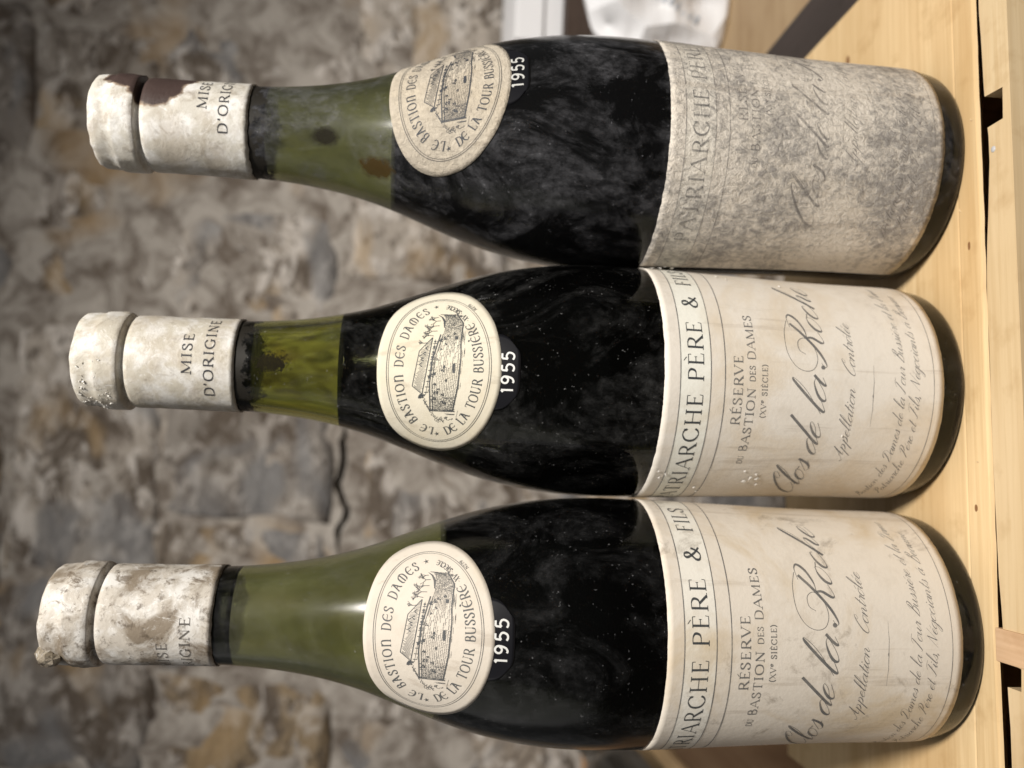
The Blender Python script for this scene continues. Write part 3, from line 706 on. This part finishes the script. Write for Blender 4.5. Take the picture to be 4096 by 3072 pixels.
P1 = dict(seed=1, level=185.0, cork=256.4, ragged=.25, rot=2.0, oval_rot=6.8, vint_rot=5.8, cap_rot=-42, edge=.14,
  label='leftmost wine bottle, hazy olive neck, lowest wine level, blotched cap with broken brown lump',
  glass=glass_mat('glass_hazy', 1, (.74, .80, .44), dict(smear=.07, base=.003, speck=.35), (.30, .30, .31), None, (.185, .27, (.15, .15, .075)), .17),
  paper=paper_mat('paper_stained', 1, (.67, .61, .53), (.74, .71, .64), (.50, .38, .22), .65, grime=.5),
  oval_paper=paper_mat('oval_stained', 4, (.60, .545, .47), None, (.50, .40, .26), .35),
  title=ink_mat('title_worn', 21, INK_DARK, .35), ink=ink_mat('ink_worn', 1, (.13, .13, .13), .6), oval_ink=ink_mat('ink_oval', 2, (.085, .09, .095), .4),
  capsule=capsule_mat('capsule_blotched', 1, (.49, .45, .395), (.22, .18, .135), 1.0, .7),
  cap_ink=ink_mat('cap_ink_faint', 3, (.10, .09, .08), .6), figures=plain('figures_pale', (.62, .62, .60), .6, .3), cap_extra=chip_b1)
P2 = dict(seed=2, level=224.3, cork=257.2, ragged=.12, rot=-2.0, oval_rot=3.3, vint_rot=2.0, cap_rot=12.5, edge=.14,
  label='middle wine bottle, clear neck with highest wine level, cleanest cream cap reading MISE in full',
  glass=glass_mat('glass_clear', 2, (.64, .67, .27), dict(smear=.07, base=.002, speck=.3), (.40, .40, .40), (.250, .262, [(.0015, -.0178, .2490, .0048, (.012, .010, .005), 620, 3.2)]), (.224, .07, (.10, .11, .03)), .05),
  paper=paper_mat('paper_clean', 2, (.72, .67, .60), (.78, .77, .70), (.55, .42, .25), .40, grime=.12),
  oval_paper=paper_mat('oval_clean', 5, (.62, .575, .47), None, (.56, .43, .22), .25),
  title=ink_mat('title_clean', 22, INK_DARK, .2), ink=ink_mat('ink_clean', 5, (.15, .15, .15), .6), oval_ink=ink_mat('ink_oval_clean', 6, (.055, .06, .065), .3),
  capsule=capsule_mat('capsule_cream', 2, (.50, .465, .395), (.36, .30, .23), .40, .75),
  cap_ink=ink_mat('cap_ink', 7, (.04, .04, .045), .1), figures=plain('figures_white', (.68, .68, .66), .6, .3), cap_extra=crust_b2,
  extra=lambda root, fl: (flakes(root, fl, [(-49, 74.5, 1.6), (-46, 73, 1.1), (-52, 76.5, 1.3), (-50, 72, 1.4), (-44, 78, .8), (-55, 71, .9), (-46, 107, 1.3), (-49, 109, .9), (-44, 110, .8), (-58, 94, 1.0), (-63, 92, .8), (70, 86, 1.0), (66, 83, .7), (62, 63, .7), (-22, 46, .6), (79, 107.5, 3.2), (76, 110.5, 1.6), (82, 105, 1.8)], 4),))
P3 = dict(seed=3, level=208.7, cork=256.0, ragged=.45, rot=21.5, oval_rot=25.0, vint_rot=26.0, cap_rot=34, edge=.22,
  label='rightmost wine bottle, dusty and turned right, grey mouldy label, brown stain on its cap',
  glass=glass_mat('glass_dusty', 3, (.72, .78, .44), dict(smear=.38, base=.02, speck=.5, lo=.46), (.17, .17, .185), (.248, .262, [(-.005, -.0200, .2345, .0046, (.016, .014, .010), 260, .9), (-.0150, -.0190, .2150, .0055, (.045, .028, .008), 330, 1.6), (-.0120, -.0165, .2440, .0022, (.02, .018, .012), 330, 1.5)]), (.2087, .24, (.12, .125, .065)), .17),
  paper=paper_mat('paper_mouldy', 3, (.72, .66, .58), (.74, .69, .61), (.48, .41, .31), .25, mold=.82, mold_col=(.21, .198, .19)),
  oval_paper=paper_mat('oval_dusty', 6, (.55, .49, .40), None, (.45, .36, .24), .3, mold=.45, mold_col=(.34, .30, .25)),
  title=ink_mat('title_mouldy', 23, (.14, .14, .14), 1.0, .9), ink=ink_mat('ink_mouldy', 9, (.20, .19, .185), 1.0, .75), oval_ink=ink_mat('ink_oval_dusty', 10, (.05, .055, .065), .3),
  capsule=capsule_mat('capsule_dirty', 3, (.53, .505, .45), (.31, .25, .18), .42, .95,
     [(.0125, -.0115, .2955, .0118, (.050, .032, .027)), (.0150, -.0105, .3055, .0088, (.045, .030, .025)), (.0155, -.008, .290, .008, (.05, .032, .028))]),
  cap_ink=ink_mat('cap_ink_b', 11, (.04, .04, .045), .15), figures=plain('figures_grey', (.5, .5, .48), .7, .2),
  extra=lambda root, fl: flakes(root, fl, [(-78, 100, 1.6), (-76, 103, 1.0)], 6))
for i, P in enumerate((P1, P2, P3)): make_bottle(i, P)

# ------------------------------------------------------------------ wood
def wood_mat(name, base, dark, seed, sc_=1.0, axis='x', bright=None):
    m, nt = new_mat(name)
    s = {'x': (.10, 1, 1), 'y': (1, .10, 1), 'z': (1, 1, .10)}[axis]
    v = coords(nt, scale=s, off=(seed, seed * .7, seed * 1.3)); v0 = coords(nt, off=(seed, 0, seed))
    s2 = {'x': (.03, 1, 1), 'y': (1, .03, 1), 'z': (1, 1, .03)}[axis]; vf = coords(nt, scale=s2, off=(seed, 0, 0))
    n1 = tex(nt, v, 45 * sc_, 4, .55, .5); n2 = tex(nt, vf, 420 * sc_, 3, .6); n3 = tex(nt, v0, 14, 3, .5); n4 = tex(nt, v0, 55, 4, .6)
    col = mixc(nt, math_(nt, 'MULTIPLY', ramp(nt, n1, [(.38, 0.0), (.66, 1.0)]), .75), base, dark)
    col = mixc(nt, math_(nt, 'MULTIPLY', ramp(nt, n2, [(.45, 0.0), (.72, 1.0)]), .45), col, (dark[0] * .85, dark[1] * .8, dark[2] * .7))
    col = mixc(nt, math_(nt, 'MULTIPLY', ramp(nt, n3, [(.5, 0.0), (.7, 1.0)]), .35), col, bright or (min(base[0] * 1.1, .85), base[1] * 1.1, base[2] * 1.15))
    col = mixc(nt, math_(nt, 'MULTIPLY', ramp(nt, n4, [(.55, 0.0), (.72, 1.0)]), .45), col, (dark[0] * .8, dark[1] * .74, dark[2] * .66))
    nb = bump(nt, math_(nt, 'ADD', n2, math_(nt, 'MULTIPLY', n1, .5)), .3, .0004)
    out(nt, bsdf(nt, col, .62, .3, nb)); return m
PINE = wood_mat('pine_lid', (.68, .505, .285), (.50, .325, .15), 1.0)
PINE2 = wood_mat('pine_rail', (.60, .465, .285), (.48, .335, .175), 2.2)
PINE3 = wood_mat('pine_side', (.68, .48, .27), (.50, .32, .16), 3.1, axis='y')
ORANGE = wood_mat('pine_peg', (.62, .43, .27), (.44, .27, .15), 4.0, axis='y')
KNOT = plain('knot', (.22, .11, .045), .6, .3)
STEEL = plain('nail_steel', (.45, .45, .46), .35, .5)
YAW = math.radians(6.6)
# main crate: origin on the joint between lid and front rail
crate = empty('wooden_crate', (0, .2672, 0), YAW)
tag(crate, 'pale pine crate with notched front rail carrying the three wine bottles', 'crate')
LX0, LX1, LY1 = -168.0, 197.0, 163.0
def lid_front(x): return .5 + .5 * nz(x * .02, 3, 1) + .35 * nz(x * .11, 1, 2)
import bmesh
def lid_mesh():
    xs = np.linspace(LX0, LX1, 74)
    ys = [0, .5, 1.4, 12.2, 12.9, 13.6, 60, 110, LY1 - 1.2, LY1]
    V, F = [], []
    for y in ys:
        for x in xs:
            z = 0.0
            if y == 0: z = -1.1
            elif y == .5: z = -.3
            elif y == 12.9: z = -.25
            elif y == LY1: z = -1.0
            V.append((x, y + (lid_front(x) if y < 2 else 0), z))
    W = len(xs)
    for j in range(len(ys) - 1):
        for q in range(W - 1): a = j * W + q; F.append((a, a + 1, a + W + 1, a + W))
    top_n = len(V)
    for (y, j) in ((ys[0], 0), (ys[-1], len(ys) - 1)):
        for q, x in enumerate(xs): V.append((x, V[j * W + q][1] + (9.0 if j == 0 else 0), -9.0 if j == 0 else -11.0))
    for q in range(W - 1):
        F.append((top_n + q, top_n + q + 1, q + 1, q)); a = (len(ys) - 1) * W
        F.append((a + q, a + q + 1, top_n + W + q + 1, top_n + W + q))
    for side in (0, W - 1):
        col = [j * W + side for j in range(len(ys))]
        f = col + [top_n + W + side, top_n + side]; F.append(tuple(f) if side else tuple(f[::-1]))
    return V, F
V, F = lid_mesh(); mesh_obj('lid_board', V, F, PINE, crate, smooth=False)
# front rail with notches cut into its inner edge (gap 2.5 - 6 mm)
def rail_poly():
    def to_local(x, y):
        dx, dy = x, y - 267.2; return (dx * math.cos(YAW) + dy * math.sin(YAW), -dx * math.sin(YAW) + dy * math.cos(YAW))
    gap = lambda x: -np.interp(x, [-190, -100, -62, -20, 40, 62, 90, 112, 150, 215], [4.4, 3.6, 1.0, .25, .2, 1.8, 4.4, 2.6, 1.3, 1.0])
    pts = []
    notch = [(-94.0, -86.0, 9.5), (98.5, 110.5, 11.5)]
    xs = sorted(set(list(np.linspace(LX0 - 6, LX1 + 4, 40)) + [n for a in notch for n in a[:2]]))
    for x in xs:
        ins = [n for n in notch if n[0] <= x <= n[1]]
        if ins:
            a, b, d = ins[0]
            if x == a: pts += [(x, gap(x) + .3 * nz(x, 0, 0)), (x, -d)]
            elif x == b: pts += [(x - .8, -d - .4), (x, gap(x))]
            continue
        pts.append((x, gap(x) + .35 * nz(x * .2, 2, 5)))
    pts = pts + [(LX1 + 4, -15.5), (LX0 - 6, -15.5)]
    return pts[::-1]
V, F = prism_vf(rail_poly(), -170, -.6); mesh_obj('front_panel', V, F, PINE2, crate, smooth=False)
for (x0, x1, nm) in ((LX0, LX0 + 12, 'side_panel'), (LX1 - 12, LX1, 'side_panel')):
    V, F = box_vf(x0, x1, .8, LY1 - .8, -170, -11.2); mesh_obj(nm, V, F, PINE3, crate, smooth=False)
V, F = box_vf(LX0 + 12.2, LX1 - 12.2, LY1 - 12, LY1 - .9, -170, -11.2); mesh_obj('back_panel', V, F, PINE3, crate, smooth=False)
V, F = box_vf(LX0 + 12.2, LX1 - 12.2, 1, LY1 - 12.2, -170, -160); mesh_obj('bottom_board', V, F, PINE3, crate, smooth=False)
# peg bridging the joint, knots, nail
V, F = box_vf(-86.5, -75.5, -15.2, 1.0, -9, .15, .4); o = mesh_obj('peg', V, F, ORANGE, crate, smooth=False); o['label'] = 'orange-brown wooden peg across the joint'
for (x, y, a, b) in ((172, 90, 3.0, 1.7), (58.5, 7.5, 1.6, .7), (-36.0, 8.5, 1.3, .8)):
    V = [(x, y, .12)] + [(x + a * math.cos(t) * (1 + .2 * nz(t, x, 0)), y + b * math.sin(t), .06) for t in np.linspace(0, 2 * math.pi, 14, endpoint=False)]
    F = [(0, 1 + k, 1 + (k + 1) % 14) for k in range(14)]; mesh_obj('knot', V, F, KNOT, crate)
V, F = lathe([(0, .35), (.9, .3), (1.15, .1), (1.1, -.2), (.6, -.4), (.8, -9), (0, -9.4)], 16)
o = mesh_obj('nail', V, F, STEEL, crate); o.location = (.0895, -.0062, -.0006)
for (x, y, l, a) in ((72, 11, 2.4, .5), (-20, 6, 1.6, 1.2), (-150, 120, 6, 1.55), (-140, 96, 5, 1.4), (-152, 70, 7, 1.5), (104, 3, 2.2, .8)):
    dx, dy = math.cos(a), math.sin(a); V = [(x, y, .05), (x + dx * l * .5 - dy * .35, y + dy * l * .5 + dx * .35, .5), (x + dx * l, y + dy * l, .1), (x + dx * l * .5, y + dy * l * .5, .06)]
    mesh_obj('wood_splinter', V, [(0, 1, 3), (1, 2, 3)], PINE2, crate, smooth=False)

# neighbouring crates and goods at the edges of the view
left = empty('open_crate', (-.2680, .600, -.20), YAW)
tag(left, 'open wooden crate behind the leftmost bottle, shadow put into its brown colour', 'crate')
SHADE = wood_mat('pine_shaded', (.46, .30, .18), (.34, .20, .11), 6.0, axis='y')  # shade on this crate is put into the browner wood colour
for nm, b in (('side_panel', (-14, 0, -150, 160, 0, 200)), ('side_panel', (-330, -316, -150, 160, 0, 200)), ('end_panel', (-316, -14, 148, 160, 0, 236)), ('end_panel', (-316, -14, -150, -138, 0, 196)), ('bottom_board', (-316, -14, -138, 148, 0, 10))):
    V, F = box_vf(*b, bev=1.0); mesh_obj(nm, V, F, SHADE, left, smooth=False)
V, F = box_vf(-15, 1.5, -150, 160, 200.2, 206, 1.0); mesh_obj('lit_rim_strip', V, F, PINE3, left, smooth=False)  # pale strip added to stand for the panel's lit top edge
# dark bottle lying in the open crate
GB = plain('dark_bottle_glass', (.008, .009, .008), .12, .5)
V, F = lathe([(0, 0), (30, 0), (37, 4), (38, 12), (38, 150), (34, 175), (22, 205), (15, 230), (14, 280), (15.5, 281), (15.5, 290), (0, 291)], 48)
o = mesh_obj('lying_bottle', V, F, GB); o.location = (-.305, .470, .018); o.rotation_euler = (math.radians(-88), math.radians(0), math.radians(4))
tag(o, 'black wine bottle lying in the open crate behind the leftmost bottle', 'wine bottle')
right = empty('low_crate', (.392, .600, -.17), YAW)
tag(right, 'tan closed wooden crate under the white paper sack at the far right', 'crate')
TAN = wood_mat('tan_board', (.40, .29, .17), (.29, .19, .10), 8.0)
for nm, b in (('lid_board', (-180, 200, -140, 140, 138, 150)), ('side_panel', (-178, -166, -138, 138, 0, 137.8)), ('side_panel', (186, 198, -138, 138, 0, 137.8)), ('end_panel', (-165.8, 185.8, -138, -126, 0, 137.8)), ('end_panel', (-165.8, 185.8, 126, 138, 0, 137.8))):
    V, F = box_vf(*b, bev=.8); mesh_obj(nm, V, F, TAN, right, smooth=False)
gap_root = empty('gap_shade', (0, .2672, 0), YAW); tag(gap_root, 'added dark block standing for the shadowed gap between the pale crate and the tan crate', 'shade block')
GAPDARK = wood_mat('gap_shade_dark', (.045, .034, .030), (.026, .020, .018), 11.0, axis='y')  # deep shade of the gap, put into the dark colour of an added block
V, F = box_vf(LX1 + 1.5, LX1 + 36, 10, 215, -170, -4, 2.5); mesh_obj('gap_shade_block', V, F, GAPDARK, gap_root, smooth=False)
# white crumpled sack
m, nt = new_mat('white_sack'); v = coords(nt); out(nt, bsdf(nt, (.82, .82, .84), .28, .5, bump(nt, N(nt, 'ShaderNodeTexVoronoi', {'Vector': coords(nt, scale=(1, 1, .6)), 'Scale': 34.0, 'Randomness': 1.0}).outputs['Distance'], .9, .02))); SACK = m
def sack():
    V, F = [], []; nu, nv = 56, 30
    for j in range(nv + 1):
        f = j / nv; z = 108 * f
        for q in range(nu):
            a = 2 * math.pi * q / nu; ex = 4.0
            c, s = math.cos(a), math.sin(a); rr = (abs(c) ** ex + abs(s) ** ex) ** (-1 / ex)
            sh = 1.0 - .55 * max(0, f - .70) ** 2 / .09 - (.02 if j == 0 else 0)
            d = 1 + .05 * nz(c * 2.2, s * 2.2, f * 3, 2) + .09 * abs(nz(c * 5, s * 5, f * 5, 5)) + .035 * nz(c * 11, s * 11, f * 12, 3)
            V.append((95 * rr * c * sh * d, 70 * rr * s * sh * d, z + 3 * nz(c * 3, s * 3, f * 3, 8) * f))
        
    for j in range(nv):
        for q in range(nu): F.append((j * nu + q, j * nu + (q + 1) % nu, (j + 1) * nu + (q + 1) % nu, (j + 1) * nu + q))
    F.append(tuple(range(nu - 1, -1, -1))); F.append(tuple(range(nv * nu, nv * nu + nu))); return V, F
V, F = sack(); sk = empty('paper_sack', (.352, .655, -.0195), math.radians(-6)); tag(sk, 'crumpled white sack with faint blue print, beyond the rightmost bottle', 'sack')
mesh_obj('sack_body', V, F, SACK, sk)
BLUE = plain('blue_print', (.40, .46, .54), .6, .2)
k = Ink(); 
for j in range(9): k.strip([(-72 + j * 2.4, 26 + j * 5.2), (-67 + j * 2.4, 23 + j * 5.2)], 2.4)
def sackwrap(x, z):
    best = None; f = z / 108
    for q in range(400):
        a = math.pi * (1.0 + q / 400); c, s = math.cos(a), math.sin(a); rr = (abs(c) ** 4 + abs(s) ** 4) ** (-.25)
        sh = 1.0 - .55 * max(0, f - .70) ** 2 / .09
        d = 1 + .05 * nz(c * 2.2, s * 2.2, f * 3, 2) + .09 * abs(nz(c * 5, s * 5, f * 5, 5)) + .035 * nz(c * 11, s * 11, f * 12, 3)
        px, py = 95 * rr * c * sh * d, 70 * rr * s * sh * d
        if best is None or abs(px - x) < best[0]: best = (abs(px - x), px, py)
    return (best[1], best[2] - .8, z)
k.build('blue_lettering', sackwrap, BLUE, sk)
# dark shelf on the wall with a white carton on it
DARKW = wood_mat('dark_shelf_wood', (.060, .040, .030), (.035, .022, .016), 9.0)
shelf = empty('wall_shelf', (.45, .70, .098)); tag(shelf, 'dark brown wooden shelf on the stone wall at right', 'shelf')
V, F = box_vf(-200, 220, -70, 88, -26, 0, 1.5); mesh_obj('shelf_board', V, F, DARKW, shelf, smooth=False)
for x in (60, 190):
    V, F = box_vf(x, x + 14, -40, 88, -90, -26.2, 1.0); mesh_obj('bracket', V, F, DARKW, shelf, smooth=False)
m, nt = new_mat('white_card'); out(nt, bsdf(nt, (.78, .78, .80), .6, .3)); CARD = m
carton = empty('white_carton', (.46, .70, .098)); tag(carton, 'flat white carton lying on the dark wall shelf', 'carton')
V, F = box_vf(-190, 150, -60, 70, .2, 26, 1.5); mesh_obj('carton_tray', V, F, CARD, carton, smooth=False)
V, F = box_vf(-192.5, 152.5, -62.5, 72.5, 16, 38, 1.5); mesh_obj('carton_lid', V, F, CARD, carton, smooth=False)

# ------------------------------------------------------------------ stone wall
def stone_mat(name, tint, seed):
    m, nt = new_mat(name); oi = nt.nodes.new('ShaderNodeObjectInfo')
    tc = nt.nodes.new('ShaderNodeTexCoord')
    mp = N(nt, 'ShaderNodeMapping', {'Scale': (.8, 1, 1.35)}); nt.links.new(tc.outputs['Object'], mp.inputs['Vector'])
    cmb = N(nt, 'ShaderNodeCombineXYZ', {'X': math_(nt, 'MULTIPLY', oi.outputs['Random'], 13.0), 'Y': float(seed), 'Z': math_(nt, 'MULTIPLY', oi.outputs['Random'], 7.0)})
    v = N(nt, 'ShaderNodeVectorMath', {0: mp.outputs['Vector'], 1: cmb.outputs[0]}, operation='ADD').outputs[0]
    n1 = tex(nt, v, 14, 7, .68, 1.0); n2 = tex(nt, v, 30, 7, .7, .9); n3 = tex(nt, v, 9, 3, .5, .4); n4 = tex(nt, v, 70, 5, .7)
    base = mixc(nt, oi.outputs['Random'], (tint[0] * .60, tint[1] * .585, tint[2] * .575), (tint[0] * 1.22, tint[1] * 1.18, tint[2] * 1.14))
    col = mixc(nt, ramp(nt, n1, [(.43, 0.0), (.53, 1.0)]), (.13, .104, .082), base)
    col = mixc(nt, math_(nt, 'MULTIPLY', ramp(nt, n2, [(.51, 0.0), (.57, 1.0)]), math_(nt, 'ADD', .42, math_(nt, 'MULTIPLY', oi.outputs['Random'], .6))), col, (.66, .61, .56))
    col = mixc(nt, math_(nt, 'MULTIPLY', ramp(nt, n4, [(.38, 1.0), (.46, 0.0)]), .85), col, (.09, .07, .052))
    col = mixc(nt, math_(nt, 'MULTIPLY', ramp(nt, n3, [(.54, 0.0), (.62, 1.0)]), .7), col, (.22, .22, .225))
    col = mixc(nt, math_(nt, 'MULTIPLY', ramp(nt, n3, [(.34, 1.0), (.42, 0.0)]), .65), col, (.40, .28, .15))
    nb = bump(nt, math_(nt, 'ADD', n1, math_(nt, 'MULTIPLY', n2, .6)), .8, .008)
    out(nt, bsdf(nt, col, .85, .2, nb)); return m
STONES = [stone_mat('limestone_grey', (.36, .33, .30), 1), stone_mat('limestone_brown', (.33, .29, .245), 2), stone_mat('limestone_pale', (.42, .385, .345), 3), stone_mat('limestone_ochre', (.40, .31, .20), 4)]
m, nt = new_mat('mortar'); v = coords(nt); n1 = tex(nt, v, 30, 7, .7, .8); n2 = tex(nt, v, 7, 3, .5)
col = mixc(nt, ramp(nt, n1, [(.38, 0.0), (.58, 1.0)]), (.16, .13, .105), (.46, .42, .375)); col = mixc(nt, ramp(nt, n2, [(.55, 0.0), (.68, 1.0)]), col, (.36, .24, .12))
out(nt, bsdf(nt, col, .9, .2, bump(nt, n1, .8, .006))); MORTAR = m
WY = 800.0
wall = empty('stone_wall', (0, WY * MM, -.30)); tag(wall, 'rough grey limestone cellar wall behind the bottles', 'stone wall')
def crevice(x): return 569 + 9 * nz(x * .035, 1, 4) + 3 * nz(x * .12, 3, 4)
for bx_ in ((-900, 900, .5, 160, 0, 555), (-900, 900, .5, 160, 585, 1500), (-900, -172, .5, 160, 555, 585), (-38, 900, .5, 160, 555, 585)):
    V, F = box_vf(*bx_); mesh_obj('mortar_bed', V, F, MORTAR, wall, smooth=False)
for lo_ in (True, False):                                   # lips of the open joint behind the left necks
    xs_ = np.linspace(-172, -38, 24); hw_ = lambda x: 3.4 * min(1, (x + 172) / 25, (-38 - x) / 25) + .3 * nz(x * .1, 2, 2)
    pl_ = [(x, (crevice(x) - hw_(x)) if lo_ else (crevice(x) + hw_(x))) for x in xs_] + ([(-38, 555), (-172, 555)] if lo_ else [(-38, 585), (-172, 585)])
    if not lo_: pl_ = pl_[::-1]
    n_ = len(pl_); V = [(x, .5, z) for x, z in pl_] + [(x, 160, z) for x, z in pl_]
    F = [tuple(range(n_ - 1, -1, -1)), tuple(range(n_, 2 * n_))] + [(q, (q + 1) % n_, n_ + (q + 1) % n_, n_ + q) for q in range(n_)]
    mesh_obj('mortar_bed', V, F, MORTAR, wall, smooth=False)
def stone(x0, x1, z0, z1, seed, mat):
    rg = random.Random(seed); cx, cz = (x0 + x1) / 2, (z0 + z1) / 2; hx, hz = (x1 - x0) / 2, (z1 - z0) / 2
    nu, nv = 16, 10; V, F = [], []
    dep = rg.uniform(-6, 9); tl = rg.uniform(-.03, .03); tu = rg.uniform(-.05, .05)
    for j in range(nv + 1):
        for q in range(nu + 1):
            u, w = q / nu * 2 - 1, j / nv * 2 - 1
            e = 1 - max(abs(u) ** 10, abs(w) ** 8)
            x = u * hx * (1 + .05 * nz(w * 1.4, seed, 1)) - (3 if abs(u) == 1 else 0) * u + tu * w * hz
            z = w * hz * (1 + .09 * nz(u * 1.6, seed, 2)) + tl * u * hx
            y = -dep * .3 + 2.5 * (1 - e) ** 1.2 + 5 * nz(x * .018, z * .018, seed) + 3.5 * nz(x * .05, z * .05, seed + 3)
            V.append((x, y, z))
    W = nu + 1; M = len(V)
    for j in range(nv):
        for q in range(nu): a = j * W + q; F.append((a, a + 1, a + W + 1, a + W))
    rim = [q for q in range(W)] + [j * W + nu for j in range(1, nv + 1)] + [nv * W + q for q in range(nu - 1, -1, -1)] + [j * W for j in range(nv - 1, 0, -1)]
    b = len(V)
    for r in rim: V.append((V[r][0], 30, V[r][2]))
    for k in range(len(rim)): k2 = (k + 1) % len(rim); F.append((rim[k2], rim[k], b + k, b + k2))
    o = mesh_obj('stone', V, F, mat, wall); o.location = (cx * MM, 0, cz * MM)
# courses in wall-local z (wall base at -300)
def bnd(z, x):
    if abs(z - 568) < 1 and -260 < x < 40: return 569.0
    return z + 22 * nz(x * .0045, z * .013, 3) + 8 * nz(x * .013, z * .02, 9)
rows = [(0, 118), (118, 236), (236, 330), (330, 425), (425, 568), (568, 740), (740, 870), (870, 990)]
rg = random.Random(21)
for r, (a0, b0) in enumerate(rows):
    x = -800 + rg.uniform(0, 120)
    while x < 800:
        w = rg.uniform(95, 290) * (1.0 if b0 - a0 > 100 else .85); a, b = bnd(a0, x + w / 2), bnd(b0, x + w / 2)
        g = rg.uniform(.8, 3); mt = STONES[rg.choice([0, 0, 1, 1, 2, 2, 3])]
        if rg.random() < .14 and b - a > 110:
            mid = a + (b - a) * rg.uniform(.4, .6); stone(x + g, x + w, a + g * .6, mid - g * .5, r * 50 + int(x), mt); stone(x + g, x + w, mid + g * .5, b - g * .6, r * 50 + int(x) + 9, STONES[rg.choice([0, 1, 2])])
        else: stone(x + g, x + w, a + (9 if a == 569.0 else g * .6), b - (9 if b == 569.0 else g * .6), r * 50 + int(x), mt)
        x += w
# cellar floor
m, nt = new_mat('floor_earth'); v = coords(nt); out(nt, bsdf(nt, mixc(nt, tex(nt, v, 20, 5, .6), (.10, .085, .07), (.2, .175, .15)), .9, .2)); 
V, F = box_vf(-2000, 2000, -1500, 840, -330, -170.2); o = mesh_obj('floor', V, F, m, smooth=False); o['kind'] = 'structure'
